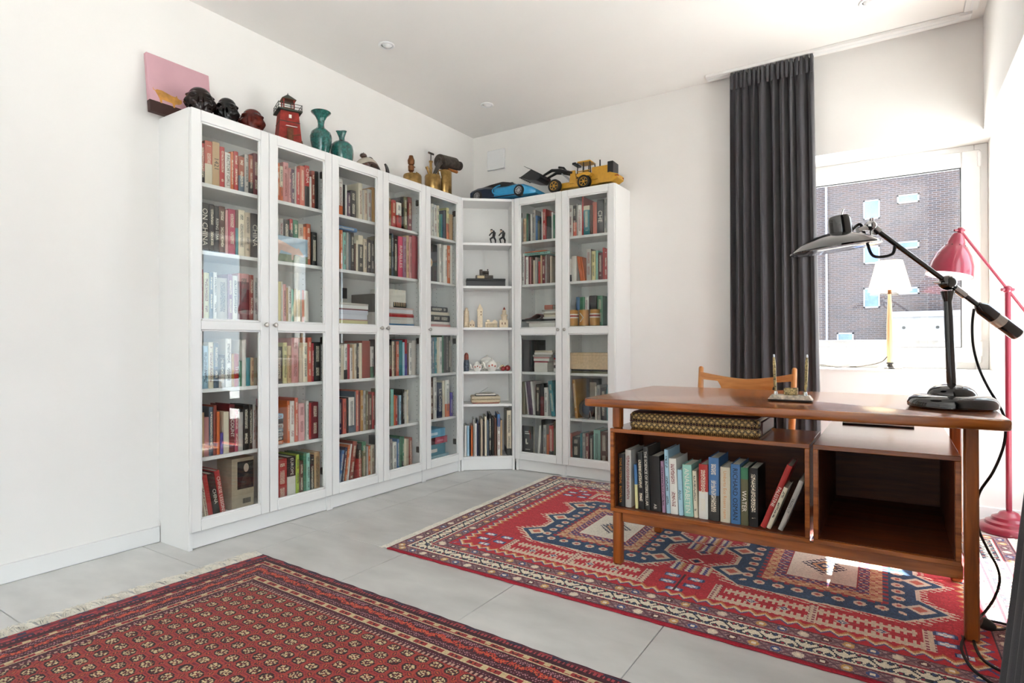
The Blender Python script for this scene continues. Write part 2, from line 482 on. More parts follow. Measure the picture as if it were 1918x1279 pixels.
# ------------------------------------------------------------ bookcases
D = 0.2615
SHELF = [1.697, 1.378, 1.062, 0.731, 0.412]
def knob(parent, x, z):
    MB().lathe([(0.0055, 0), (0.0055, 0.008), (0.011, 0.013), (0.012, 0.019), (0.008, 0.024), (0, 0.025)], 14,
               mat=Matrix.Rotation(math.pi / 2, 3, 'X'), c=(x, -0.020, z)).build('knob', MT['brushed'], parent)
def door(case, x0, x1, knob_x, hinge_x):
    z0, z1 = 0.0846, 2.018
    st, rl = 0.046, 0.050
    g = 0.0015
    m = MB()
    y0, y1 = -0.0205, -0.0015
    a, b = x0 + g, x1 - g
    m.box(a, a + st, y0, y1, z0, z1, 0.0025)
    m.box(b - st, b, y0, y1, z0, z1, 0.0025)
    for (c, d) in ((z0, z0 + rl), (1.008, 1.050), (z1 - rl, z1)):
        m.box(a + st, b - st, y0, y1, c, d, 0.0025)
    for (c, d) in ((z0 + rl, 1.008), (1.050, z1 - rl)):        # inner stepped moulding
        t = 0.008
        for q in ((a + st, a + st + t, c, d), (b - st - t, b - st, c, d), (a + st, b - st, c, c + t), (a + st, b - st, d - t, d)):
            m.box(q[0], q[1], y0 + .006, y1, q[2], q[3], 0.0015)
    do = m.build('door', MT['cab'], case)
    for (c, d) in ((z0 + rl, 1.008), (1.050, z1 - rl)):
        MB().box(a + st + .004, b - st - .004, -0.010, -0.0065, c + .004, d - .004).build('glass_pane', MT['glass'], do)
    knob(do, knob_x, 1.038)
    for z in (0.22, 0.96, 1.90):
        s = 1 if hinge_x < (x0 + x1) / 2 else -1
        h = MB().box(hinge_x + s * .0, hinge_x + s * .013 if s > 0 else hinge_x, 0.006, 0.05, z - .02, z + .02, 0.004) if s > 0 else MB().box(hinge_x - .013, hinge_x, 0.006, 0.05, z - .02, z + .02, 0.004)
        h.tube([(hinge_x + s * .012, 0.004, z - .014), (hinge_x + s * .012, 0.004, z + .014)], 0.007, 8)
        h.build('hinge', MT['iron'], do)
    return do
def bookcase(loc, rz, w, label, doors, shelves=SHELF, notch=True):
    t = thing('bookcase', label, 'bookcase', loc, rz, 'white bookcases along the walls')
    p = 0.018
    for x0 in (0.0005, w - p - .0005):
        if notch:
            m = MB().prism([(0, 0), (D - .014, 0), (D - .014, .085), (D, .105), (D, 2.02), (0, 2.02)], 0, x0, x0 + p)
        else:
            m = MB().box(x0, x0 + p, 0, D, 0, 2.02, 0.001)
        m.build('side_panel', MT['cab'], t)
    MB().box(p, w - p, 0.002, D - .006, 2.0, 2.0195, 0.001).build('top_panel', MT['cab'], t)
    MB().box(p, w - p, 0.002, D - .006, 0.085, 0.103, 0.001).build('bottom_panel', MT['cab'], t)
    MB().box(p, w - p, 0.010, 0.026, 0.003, 0.085, 0.001).build('plinth', MT['cab'], t)
    MB().box(p, w - p, D - .005, D - .001, 0.085, 2.0).build('back_panel', MT['cabin'], t)
    for z in shelves:
        MB().box(p + .001, w - p - .001, 0.018, D - .008, z - .018, z, 0.001).build('shelf', MT['cab'], t)
    pins = MB()
    for z in np.arange(0.2, 1.95, 0.032):
        for y in (0.05, D - .05):
            for (x, s) in ((p, 1), (w - p, -1)):
                pins.box(min(x, x + s * .0006), max(x, x + s * .0006), y - .0022, y + .0022, z - .0022, z + .0022)
    pins.build('pin_hole_row', MT['iron'], t)['kind'] = 'stuff'
    if doors == 2:
        door(t, 0, w / 2, w / 2 - 0.026, p); door(t, w / 2, w, w / 2 + 0.026, w - p)
    elif doors == 1: door(t, 0, w, 0.026, w - p)
    elif doors == -1: door(t, 0, w, w - 0.026, p)
    return t
R90 = math.pi / 2
YL = -2.5215
bookcase((0.2625, YL, 0), R90, 0.8, 'white double glass-door bookcase carrying the pig painting and red lighthouse', 2)
bookcase((0.2625, YL + .8, 0), R90, 0.8, 'white double glass-door bookcase under the cream figurine and small brass torch', 2)
bookcase((0.2625, YL + 1.6, 0), R90, 0.4, 'narrow white glass-door bookcase under the two large brass blowlamps', 1)
RC = math.radians(39.3)
bookcase((0.2655, -0.5195, 0), RC, 0.4, 'narrow white open bookcase without door set across the corner', 0, [1.692, 1.371, 1.061, 0.734, 0.491], notch=False)
bookcase((0.583, -0.2625, 0), 0, 0.4, 'narrow white glass-door bookcase under the bucket of the yellow loader', -1)
bookcase((0.983, -0.2625, 0), 0, 0.4, 'narrow white glass-door bookcase under the wheels of the yellow loader', 1)

# ------------------------------------------------------------ books
PAL = dict(red='#b3322f', coral='#cf6a57', tan='#c3a37c', white='#e6e2da', orange='#d26a35', rust='#a8553a', grey='#b4afa8', maroon='#6f2028',
  charcoal='#33322f', black='#161515', brown='#5b3a2c', pink='#dba4a4', raspberry='#b2405a', cream='#e0d5bd', beige='#bfae97', lemon='#ddd49c',
  slate='#5b6a78', mauve='#a7829c', rose='#c98c8a', brick='#8e3a2a', sky='#a9cbdc', ochre='#bb8a3d', green='#3f7a5a', teal='#2f7f88', olive='#6a6648',
  purple='#564a9a', plum='#5b4058', mint='#94c6b8', crimson='#a31f2f', lime='#b5cf4e', navy='#27324f', blue='#4a78ab', hotpink='#d8506e')
WORD = dict(sky='pale-blue', hotpink='hot-pink', lemon='pale-yellow', rust='rust-brown', brick='brick-red', mint='mint-green', slate='slate-blue', lime='lime-green', rose='dusty-pink')
def wd(c): return WORD.get(c, c)
TC = dict(k='#1b1a1a', w='#efe9da', o='#d58a3a', t='#3aa7a7')
def book_mat(attr):
    m, n, l, b = new_mat('book_cover' + ('_mixed' if attr else ''))
    tc = n.new('ShaderNodeTexCoord')
    if attr:
        a = n.new('ShaderNodeAttribute'); a.attribute_name = 'Col'; base = a.outputs['Color']
        no = n.new('ShaderNodeTexNoise'); no.inputs['Scale'].default_value = 90
        l.new(tc.outputs['Object'], no.inputs['Vector'])
        mr = n.new('ShaderNodeMapRange'); mr.inputs['To Min'].default_value = 0.85; mr.inputs['To Max'].default_value = 1.15
        l.new(no.outputs['Fac'], mr.inputs['Value'])
        hs = n.new('ShaderNodeHueSaturation'); l.new(base, hs.inputs['Color']); l.new(mr.outputs[0], hs.inputs['Value'])
        l.new(hs.outputs['Color'], b.inputs['Base Color']); b.inputs['Roughness'].default_value = 0.5
        return m
    def oattr(nm):
        a = n.new('ShaderNodeAttribute'); a.attribute_type = 'OBJECT'; a.attribute_name = nm; return a
    def math_(op, a, b_=None, c_=None):
        x = n.new('ShaderNodeMath'); x.operation = op
        for i, q in enumerate((a, b_, c_)):
            if q is None: continue
            if isinstance(q, (int, float)): x.inputs[i].default_value = q
            else: l.new(q, x.inputs[i])
        return x.outputs[0]
    def mix(f, a, c):
        x = n.new('ShaderNodeMix'); x.data_type = 'RGBA'
        l.new(f, x.inputs[0]); l.new(a, x.inputs[6]); l.new(c, x.inputs[7]); return x.outputs[2]
    c1, c2, c3 = oattr('c1').outputs['Color'], oattr('c2').outputs['Color'], oattr('c3').outputs['Color']
    bd, mk = oattr('bd').outputs['Fac'], oattr('mk').outputs['Fac']
    sp = n.new('ShaderNodeSeparateXYZ'); l.new(tc.outputs['Generated'], sp.inputs[0])
    gx, gy, gz = sp.outputs
    f = math_('LESS_THAN', gz, bd)
    col = mix(f, c1, c2)
    oi = n.new('ShaderNodeObjectInfo')
    # lettering-like marks on the spine: broken strokes in a column
    cv = n.new('ShaderNodeCombineXYZ')
    so = n.new('ShaderNodeSeparateXYZ'); l.new(tc.outputs['Object'], so.inputs[0])
    l.new(math_('MULTIPLY', so.outputs[0], 260.0), cv.inputs[0])
    l.new(math_('MULTIPLY_ADD', so.outputs[2], 330.0, math_('MULTIPLY', oi.outputs['Random'], 900.0)), cv.inputs[2])
    vo = n.new('ShaderNodeTexNoise'); vo.inputs['Scale'].default_value = 1.0; vo.inputs['Detail'].default_value = 1.0
    l.new(cv.outputs[0], vo.inputs['Vector'])
    cw = n.new('ShaderNodeCombineXYZ')
    l.new(math_('MULTIPLY_ADD', so.outputs[2], 22.0, math_('MULTIPLY', oi.outputs['Random'], 700.0)), cw.inputs[2])
    wo = n.new('ShaderNodeTexNoise'); wo.inputs['Scale'].default_value = 1.0; wo.inputs['Detail'].default_value = 0.0
    l.new(cw.outputs[0], wo.inputs['Vector'])
    k = math_('GREATER_THAN', vo.outputs['Fac'], 0.50)
    k = math_('MULTIPLY', k, math_('GREATER_THAN', wo.outputs['Fac'], 0.42))
    k = math_('MULTIPLY', k, math_('LESS_THAN', math_('ABSOLUTE', math_('SUBTRACT', gx, 0.5)), 0.24))
    k = math_('MULTIPLY', k, math_('LESS_THAN', math_('ABSOLUTE', math_('SUBTRACT', gz, 0.52)), 0.38))
    k = math_('MULTIPLY', k, math_('LESS_THAN', gy, 0.03))
    k = math_('MULTIPLY', k, mk)
    col = mix(k, col, c3)
    l.new(col, b.inputs['Base Color']); b.inputs['Roughness'].default_value = 0.42
    return m
MT['book'] = book_mat(False)
MT['bookmix'] = book_mat(True)
for k, c in TC.items(): MT['ink_' + k] = pmat('ink_' + k, c, 0.5, var=0.03)
_txt = {}
def text_mesh(s):
    if s in _txt: return _txt[s]
    cu = bpy.data.curves.new('lettering', 'FONT'); cu.body = s; cu.size = 1.0; cu.resolution_u = 2
    cu.align_x = 'CENTER'; cu.align_y = 'CENTER'
    ob = bpy.data.objects.new('lettering', cu); COL.objects.link(ob)
    dg = bpy.context.evaluated_depsgraph_get()
    me = bpy.data.meshes.new_from_object(ob.evaluated_get(dg))
    bpy.data.objects.remove(ob); bpy.data.curves.remove(cu)
    v = np.empty(len(me.vertices) * 3); me.vertices.foreach_get('co', v); v = v.reshape(-1, 3)
    ext = v.max(0) - v.min(0); cen = (v.max(0) + v.min(0)) / 2
    _txt[s] = (v, [tuple(p.vertices) for p in me.polygons], ext, cen)
    bpy.data.meshes.remove(me)
    return _txt[s]
def lettering(parent, s, ink, w, h, place, name='title'):
    """fit string s into w (letter height) x h (length); place maps text (x,y) to a local point"""
    v, f, ext, cen = text_mesh(s)
    sc = min(w / ext[1], h / ext[0])
    m = MB(); m.add([place((p[0] - cen[0]) * sc, (p[1] - cen[1]) * sc) for p in v], f)
    return m.build(name, ink, parent)
def cover_mesh(w, h, d):
    """boards and rounded spine, spine on y=0 facing -y"""
    t = min(0.0022, w * .18)
    m = MB()
    r = min(0.004, w * .25)
    sec = [(0, d), (0, r), (w * .22, 0.0008), (w * .5, 0), (w * .78, 0.0008), (w, r), (w, d), (w - t, d), (w - t, r + t), (t, r + t), (t, d)]
    m.prism(sec, 2, 0, h)
    # split caps into convex strips
    m.f = m.f[2:]
    n = len(sec)
    for b_, fl in ((0, True), (n, False)):
        for q in ((0, 1, 9, 10), (1, 2, 3, 9), (3, 4, 5, 8), (3, 8, 9), (5, 6, 7, 8)):
            q = tuple(i + b_ for i in q)
            m.f.append(q[::-1] if fl else q)
    return m, t, r
def page_mesh(w, h, d, t, r):
    return MB().box(t, w - t, r + t, d - .004, .003 if h > .05 else .001, h - .004)

SHELFW = {1: 'top', 2: 'second', 3: 'third', 4: 'fourth', 5: 'fifth', 6: 'bottom'}
UNDER = {'C1': 'under carved heads', 'C2': 'under red lighthouse', 'C3': 'under cream figurine', 'C4': 'under small brass torch', 'C5': 'under brass blowlamps',
         'C6': 'under loader bucket', 'C7': 'under loader wheels', 'CR': 'in open corner bookcase', 'DK': 'in the desk box'}
NAMEY = ('TOVE', 'RICHARD', 'Umberto', 'CHE', 'AB', 'COUNT', 'THE', 'About', 'WOMEN', 'PAN PAN', 'La Cuisine')
ZS = {1: 1.697, 2: 1.378, 3: 1.062, 4: 0.731, 5: 0.412, 6: 0.103}
stuff_v, stuff_f, stuff_c = [], [], []
made_labels = {}
def put_book(lab, grp, w, h, d, col, loc, rz, lean=0.0, c2=None, bd=-1.0, c2top=False, mark=False, title=None, tcol='w', flat=False, name='book', cat='book'):
    m, t, r = cover_mesh(w, h, d)
    o = m.build(name, MT['book'])
    base = lin(PAL[col]); j = random.uniform(.9, 1.1); base = tuple(min(1, c * j) for c in base)
    sec = lin(PAL[c2]) if c2 else base
    if c2top: o['c1'], o['c2'], o['bd'] = sec, base, 1.0 - bd
    else: o['c1'], o['c2'], o['bd'] = base, sec, float(bd)
    lum = sum(base) / 3
    o['c3'] = lin('#e6dcc6') if lum < .30 else lin(random.choice(['#2b2a2a', '#7a2a2a', '#33414f']))
    o['mk'] = 1.0 if mark else 0.0
    page_mesh(w, h, d, t, r).build('page_block', MT['pages'], o)
    if title:
        zc = h * (.5 if not c2top else (1 - bd / 2)); ln = h * .86 if not c2top else h * bd * .86
        if c2top and title not in ('EUROPE', 'CHINA'): zc, ln = h * .42, h * .7
        if len(title) <= 5: ln = min(ln, h * .55)
        if title == 'AB': zc, ln = h * .09, h * .09
        if title == 'About': zc, ln = h * .45, h * .3
        lettering(o, title, MT['ink_' + tcol], w * .62, ln, lambda x, y: (w * .5 + y, -0.0005, zc - x), 'spine_title')
    mm = Matrix.Rotation(rz, 4, 'Z')
    if flat: mm = mm @ Matrix.Rotation(R90, 4, 'Y')
    if lean:
        a = math.radians(lean)
        if a > 0: mm = mm @ Matrix.Rotation(-a, 4, 'Y')
        else: mm = mm @ Matrix.Translation((w, 0, 0)) @ Matrix.Rotation(-a, 4, 'Y') @ Matrix.Translation((-w, 0, 0))
    o.matrix_world = Matrix.Translation(loc) @ mm
    tag(o, lab, cat, grp)
    return o
BOOKS = '''
@C1R1
-2448 19.7 185 red b=black:.3 m
-2427 35.7 204 coral b=cream:.47 m
-2390 35.3 209 tan t=1421 tc=k
-2354 24.3 195 red m
-2328 28.3 174 white t=FACTORY_GIRLS tc=k
-2299 15.5 185 orange m
-2282 22.9 192 red m
-2258 31.9 175 rust b=slate:.45 m
-2225 21.2 192 grey m
-2202 24.0 195 rust b=black:.3 m
-2177 28.2 211 maroon m
@C1R2
-2449 40.9 226 charcoal t=ON_CHINA tc=w
-2407 25.8 226 black m
-2380 21.2 223 black t=RISING_STAR tc=w
-2358 30.4 226 brown m
-2326 12.8 214 pink
-2312 37.7 222 raspberry m
-2273 13.2 224 brown b=teal:.6
-2259 34.8 228 cream m
-2223 30.0 221 beige m
-2191 41.8 223 charcoal t=CHINA tc=w
@C1R3
-2455 19.0 229 raspberry m
-2435 27.7 215 lemon m
-2406 18.4 219 slate m
-2386 17.3 221 white m
-2368 51.9 197 grey m
-2313 23.3 220 mauve m
-2289 26.3 215 white m
-2261 60.7 229 rose b=maroon:.82 m
-2199 22.1 226 brick m
-2176 23.8 215 grey m
@C1R4
-2457 14.2 165 maroon m
-2440 27.7 202 sky m
-2411 24.4 219 cream m
-2385 23.6 216 slate m
-2359 30.3 158 black b=grey:.4 m
-2326 30.9 236 white m
-2294 11.7 162 ochre  S
-2281 23.7 162 red t=THE tc=w
-2256 16.0 127 green m S
-2239 20.3 231 white
-2217 21.9 141 teal
-2194 19.4 141 tan m
-2174 16.8 140 olive  S
@C1R5
-2455 9.7 215 green  S
-2444 11.6 208 tan
-2431 22.2 184 rose
-2408 19.8 230 slate m
-2387 16.0 236 brick
-2370 14.8 204 orange
-2354 16.3 101 purple m S
-2336 27.6 200 cream
-2307 28.1 234 maroon t=COUNT tc=w
-2278 17.1 206 raspberry m
-2260 24.5 190 grey
-2234 30.8 225 black m
-2202 19.3 223 charcoal m
-2182 18.0 221 grey m
-2162 9.7 214 brown  S
@C1R6
-2445 20.1 188 beige l=9 m
-2423 15.5 201 cream l=9 m
-2406 22.0 224 red l=9
-2377 27.4 225 black l=9 t=CHINA tc=w
-2347 25.4 234 red l=9 t=CHINESE_LESSONS tc=w
@C2R1
-2042 17.6 197 orange m
-2023 18.3 184 cream b=orange:.4 m
-2003 32.2 211 rose m
-1969 15.7 187 rose m
-1953 19.8 184 plum m
-1932 10.6 207 grey m S
-1920 20.1 197 red m
-1898 31.3 218 coral m
-1866 30.4 228 charcoal b2=red:.5 t=CHINA tc=w
-1834 11.2 173 white  S
-1822 22.5 209 brick m
-1798 21.4 212 black
@C2R2
-2050 20.0 224 white m
-2029 26.6 227 grey m
-2001 36.1 225 charcoal m
-1963 19.6 234 black b2=red:.25 m
-1941 31.9 233 green m
-1908 31.1 218 beige m
-1875 15.9 206 orange
-1858 30.5 226 rust m
-1824 39.6 186 black m
@C2R3
-2057 16.2 176 cream
-2039 21.4 207 lemon
-2014 7.6 211 white  S
-2005 19.2 196 pink m
-1985 10.3 179 tan  S
-1973 19.0 188 white m
-1953 13.9 174 mint  S
-1938 15.9 177 beige
-1921 8.8 177 white  S
-1911 13.4 171 cream m S
-1896 8.1 172 grey  S
-1887 16.3 173 coral
-1869 27.5 172 white
@C2R4
-2052 42.8 195 charcoal m
-2006 25.4 217 lemon m
-1978 24.3 200 tan m
-1952 43.7 242 rose m
-1904 23.8 189 beige
-1879 28.7 217 cream m
-1849 26.3 245 coral m
-1822 13.9 214 crimson m
-1806 45.6 220 black m
@C2R5
-2054 12.3 234 pink
-1981 17.1 225 orange m
-1963 27.4 221 white m
-1934 23.4 236 coral m
-1909 40.2 204 pink m
-1858 16.7 215 white m
-1840 15.3 201 red
-1824 46.7 203 maroon m
@C2R6
-2052 8.7 202 white  S
-2042 60.9 229 red m
-1979 51.8 232 white b2=black:.45 t=EUROPE tc=w
-1926 21.3 237 lime m
-1903 24.3 200 brown m
-1877 18.0 237 green
-1858 23.5 235 mint m
-1834 26.1 220 black m
-1806 38.5 231 tan m
@C3R1
-1635 35.9 211 white b=orange:.25 m
-1597 15.6 182 black m S
-1581 12.9 185 white  S
-1564 22.9 141 plum m
-1540 41.2 162 black m
-1478 31.3 219 cream m
-1445 12.3 182 grey  S
-1432 24.4 186 beige m
-1406 35.0 198 grey m
-1370 29.0 217 ochre
@C3R2
-1638 12.3 224 tan  S
-1624 23.4 230 orange m
-1599 23.7 221 mint m
-1572 15.9 223 grey
-1555 11.9 220 slate  S
-1540 26.0 226 black m
-1511 11.5 166 brown m S
-1498 16.5 188 cream  S
-1480 38.5 221 charcoal b2=cream:.25 m
-1439 28.3 206 beige m
-1410 32.8 207 black m
-1376 24.5 202 charcoal m
@C3R4
-1644 6.1 173 orange  S
-1636 20.7 204 white m
-1614 20.9 200 cream
-1592 24.7 209 white b=black:.27 m
-1566 17.6 209 crimson
-1547 18.7 186 white m
-1527 13.0 206 tan  S
-1513 17.0 211 cream m
-1494 17.2 214 black m
-1476 24.0 215 cream
-1451 66.6 228 brick
-1381 26.2 193 white b=green:.35 m
@C3R5
-1643 11.1 100 purple  S
-1631 18.5 206 navy m
-1611 7.4 205 maroon  S
-1602 26.9 206 coral m
-1573 13.9 211 black  S
-1558 44.4 209 white b=slate:.2 m
-1513 9.6 242 slate  S
-1502 21.0 248 coral m
-1480 12.6 242 maroon  S
-1466 22.9 246 ochre m
-1442 19.3 242 grey m
-1421 17.9 240 olive m
-1402 29.6 214 brown m
-1372 21.6 229 red m
@C3R6
-1639 20.1 213 blue l=-8 m
-1615 17.2 227 navy l=-8 m
-1593 14.2 239 orange l=-8 m
-1577 12.1 242 white l=-8 m S
-1560 33.8 252 brick l=-8 m
-1489 31.6 233 black b=red:.62 m
-1454 33.8 240 olive b2=green:.22 m
-1416 13.0 208 grey m S
-1402 16.6 209 orange m
-1382 32.5 210 cream m
@C4R1
-1234 32.0 179 tan m
-1199 41.1 175 red m
-1151 43.8 168 white b=red:.5 m
-1105 18.8 212 black
-1085 34.1 218 olive m
-1046 38.4 224 maroon m
@C4R2
-1233 33.8 263 olive m
-1197 14.4 275 slate m
-1181 38.2 267 black m
-1136 40.9 267 hotpink t=RIPAILLES tc=w
-1091 30.2 269 mauve m
-1059 23.0 284 tan m
-1034 25.1 280 rose m
-1007 57.1 292 crimson
@C4R4
-1237 39.1 238 black b=maroon:.3 m
-1196 20.9 225 cream m
-1174 12.7 225 brown  S
-1160 27.5 227 coral m
-1132 32.3 233 teal
-1098 19.5 220 sky
-1078 22.7 239 crimson b=purple:.6
-1053 13.4 215 brown  S
-1038 27.0 215 white m
-1010 46.3 231 grey
@C4R5
-1239 16.7 211 coral m
-1221 8.4 237 olive  S
-1211 29.9 235 mint
-1180 12.0 197 orange  S
-1167 18.3 191 red m
-1147 14.6 190 slate m S
-1131 18.6 191 sky m
-1112 10.6 190 black  S
-1100 18.8 228 charcoal m
-1080 19.7 211 white
-1059 16.3 221 cream m
@C4R6
-1238 20.1 241 charcoal m
-1217 22.0 224 grey m
-1191 36.0 200 white m
-1153 22.6 215 blue m
-1129 22.8 229 green
-1104 17.7 226 green b=black:.3 m
-1085 21.5 208 cream
-1062 19.9 205 beige
-1040 31.1 210 brick m
@C5R1
-826 16.0 222 grey m S
-808 26.9 226 white m
-779 30.8 224 white m
-747 23.9 226 cream m
-721 15.5 168 green m S
-705 20.5 172 teal m S
-678 20.7 203 navy m S
-656 13.3 209 black  S
-641 29.9 230 lemon b=orange:.5 m
-610 44.7 189 tan
@C5R2
-722 22.2 275 white m
-696 11.2 276 grey  S
-677 16.2 272 white
-660 24.7 275 white m
-634 34.6 276 orange m
-597 23.4 283 white
@C5R4
-827 19.5 254 white m
-806 28.7 254 slate m
-775 23.6 254 teal m
-748 22.0 254 cream
-724 28.9 256 white m
-694 14.9 276 green
-678 20.0 279 black
-657 30.4 279 black t=GOOD_STUFF_FOR_GOOD_PEOPLE tc=w
-625 25.0 279 charcoal m
-598 17.5 268 grey m
@C5R5
-825 32.0 291 brown m
-786 30.5 291 white m
-740 45.7 250 navy t=La_Cuisine tc=w
-690 25.3 262 cream
-659 50.6 265 white b=orange:.35 m
-604 31.9 172 purple m
@CR6
26 16.6 227 white  S
45 17.5 226 sky m S
65 7.6 201 black  S
74 13.6 226 orange  S
93 7.6 275 grey  S
103 14.2 244 white b=blue:.3 S
119 9.7 265 navy  S
131 12.8 228 charcoal m S
146 16.7 277 beige
165 9.7 261 black m S
177 15.2 292 cream
194 12.2 267 slate m S
209 18.3 311 black m
231 13.7 279 charcoal m S
248 18.3 279 brown
272 21.4 309 white b2=blue:.3 m
296 12.2 265 tan m S
344 33.8 336 cream b=charcoal:.15 m
@C6R1
632 26.3 173 tan m
661 14.5 208 green m S
677 15.9 201 charcoal m S
696 13.8 201 white  S
711 28.1 228 grey m
740 16.5 183 blue m S
759 14.2 144 olive m S
774 15.5 162 black m S
792 8.4 207 white  S
801 25.2 224 red m
835 33.3 166 charcoal
874 11.9 192 white  S
887 14.6 171 green  S
@C6R2
619 24.9 233 white m
645 6.4 214 maroon  S
653 23.3 205 white m
678 12.2 208 maroon  S
691 10.1 202 rose  S
702 15.2 199 brown  S
719 12.9 175 cream  S
734 18.5 196 grey  S
761 17.8 164 red b=white:.2 S
780 14.1 207 tan  S
795 25.8 193 maroon m
822 9.8 206 grey  S
833 18.1 207 brown  S
859 16.6 193 beige m S
@C6R5
612 30.5 243 olive
669 7.6 245 white l=6 S
678 11.6 246 plum l=6 m S
691 22.5 247 plum l=6
715 17.2 248 white l=6 m S
737 35.7 228 black m
775 29.8 234 black b=maroon:.6
808 30.7 206 white m
867 33.1 257 teal l=6 m
@C6R6
748 18.7 234 white l=-4
784 14.1 279 charcoal m S
799 26.3 242 grey m
827 19.5 176 orange  S
847 36.4 241 red b=black:.25 m
886 14.2 275 olive  S
@C7R1
1010 36.6 222 white m
1048 26.3 216 black b=coral:.45 m
1076 8.9 223 grey  S
1086 30.4 215 white m
1118 11.5 272 red  S
1130 46.4 204 teal b2=cream:.15 m
1179 18.9 204 brown  S
1201 30.6 220 coral
1233 50.4 232 black t=CHE tc=w
1286 21.0 231 grey m
@C7R2
1009 25.4 161 white b=black:.3
1035 39.7 179 white
1104 11.0 177 orange l=9 m S
1116 11.0 173 orange l=9 b=cream:.5 S
1129 12.6 170 orange l=9 m S
1151 35.3 219 grey m
1190 30.7 201 lemon m
1222 17.6 203 mint  S
1241 30.8 187 maroon m
1274 13.2 218 red  S
1289 18.9 207 red m
@C7R3
1042 28.0 209 blue
1072 36.6 208 green
1112 29.6 206 white m
1145 56.4 214 black
1206 42.8 211 green m
1281 29.4 228 teal
@C7R5
1059 22.3 272 ochre l=5 m
1215 10.7 229 white  S
1228 24.5 239 grey m
1257 36.9 221 black m
1300 11.5 242 teal  S
@C7R6
1012 20.3 198 coral m S
1038 55.7 177 black m
1097 15.4 205 teal  S
1116 21.9 207 grey m
1140 25.1 209 maroon m
1171 27.0 197 black m
1201 50.2 239 mint m
1254 51.6 229 brown m
@DK
1966 30.0 220 black t=TOVE_ALSTERDAL__ROTVÄLTA tc=o
1999 26.7 240 grey m
2043 12.6 181 blue l=2 b=lemon:.55
2058 25.0 236 black l=2 m
2086 20.9 259 charcoal l=2 t=THE_SCIENCE_OF_INTERSTELLAR tc=w
2109 44.9 224 black l=2 t=AB tc=w
2158 13.8 207 mauve l=2 m
2175 16.5 256 sky l=2 m
2193 30.7 223 white l=2 m
2226 17.9 181 sky l=2 t=About tc=k
2247 37.0 204 mint l=2 t=ANALFABETEN tc=w
2286 15.6 183 cream l=2 m
2305 36.0 213 red b=white:.5 m
2343 39.5 243 blue b=charcoal:.4 m
2387 37.1 211 cream t=Umberto_Eco_Rosens_namn tc=o
2426 34.8 226 blue t=RICHARD_OSMAN tc=k
2462 26.7 217 olive b2=green:.2 t=WATER tc=w
2491 32.9 218 black m
2530 19.3 255 red l=-21 t=PALESTINE tc=w
2551 15.3 169 cream l=-21 m
2590 16.9 201 grey l=-21 t=VÄGEN_UT tc=k
'''
comp = None; comps = {}
for ln in BOOKS.strip().split('\n'):
    ln = ln.strip()
    if ln[0] == '@': comp = ln[1:]; comps[comp] = []; continue
    q = ln.split()
    it = dict(a=float(q[0]) / 1000, w=float(q[1]) / 1000, h=float(q[2]) / 1000, col=q[3], lean=0.0, c2=None, bd=-1.0, top=False, mark=False, title=None, tc='w', S=False)
    for e in q[4:]:
        if e == 'm': it['mark'] = True
        elif e == 'S': it['S'] = True
        elif e[:2] == 'l=': it['lean'] = float(e[2:])
        elif e[:2] == 'b=': it['c2'], v = e[2:].split(':'); it['bd'] = float(v)
        elif e[:3] == 'b2=': it['c2'], v = e[3:].split(':'); it['bd'] = float(v); it['top'] = True
        elif e[:2] == 't=': it['title'] = e[2:].replace('_', ' ')
        elif e[:3] == 'tc=': it['tc'] = e[3:]
    comps[comp].append(it)
jobs = []
for key, L in comps.items():
    col = key[:2]
    row = int(key[-1]) if key != 'DK' else 0
    for i, it in enumerate(L):
        size = 'slim' if it['w'] < .014 else 'thick' if it['w'] > .034 else 'tall' if it['h'] > .245 else 'short' if it['h'] < .17 else ''
        what = ''
        T = it['title']
        if T and not any(T.startswith(x) for x in NAMEY): what = ' titled ' + ' '.join(T.split()[:3])
        elif T: what = ' with %s lettering' % dict(k='dark', w='white', o='orange', t='teal')[it['tc']]
        elif it['c2']: what = ' with %s %s' % (wd(it['c2']), 'top' if it['top'] or it['bd'] > .5 else 'foot')
        elif abs(it['lean']) > 4: what = ' leaning over'
        pr = wd(L[i - 1]['col']) if i > 0 else None
        nx = wd(L[i + 1]['col']) if i < len(L) - 1 else None
        if pr and nx: nb = 'between %s and %s' % (pr, nx) if pr != nx else 'between two %s ones' % pr
        else: nb = 'at row end beside %s' % (pr or nx)
        where = ('%s shelf %s' % (SHELFW[row], UNDER[col])) if row else UNDER[col]
        it['label'] = ' '.join(('%s %s book%s %s, %s' % (size, wd(it['col']), what, nb, where)).split())
        jobs.append((key, i, it))
for k, i, it in jobs:
    if len(it['label'].split()) > 16: it['label'] = it['label'].replace(' between two', ' by two').replace(' at row end', '')
    if len(it['label'].split()) > 16: it['label'] = it['label'].split(' ', 1)[1] if it['label'].split()[0] in ('slim', 'thick', 'tall', 'short') else it['label'].replace('under ', 'below ').replace(' ones', '').replace('titled ', '')
cnt = {}
for k, i, it in jobs:
    if not it['S']: cnt.setdefault(it['label'], []).append((k, i, it))
for lb, L in cnt.items():
    if len(L) > 1:
        for k, i, it in L:
            hs = sorted(L, key=lambda q: q[2]['h'])
            pos = hs.index((k, i, it))
            it['label'] = lb.replace(' book', [' lower book', ' higher book', ' highest book'][min(pos, 2)], 1)
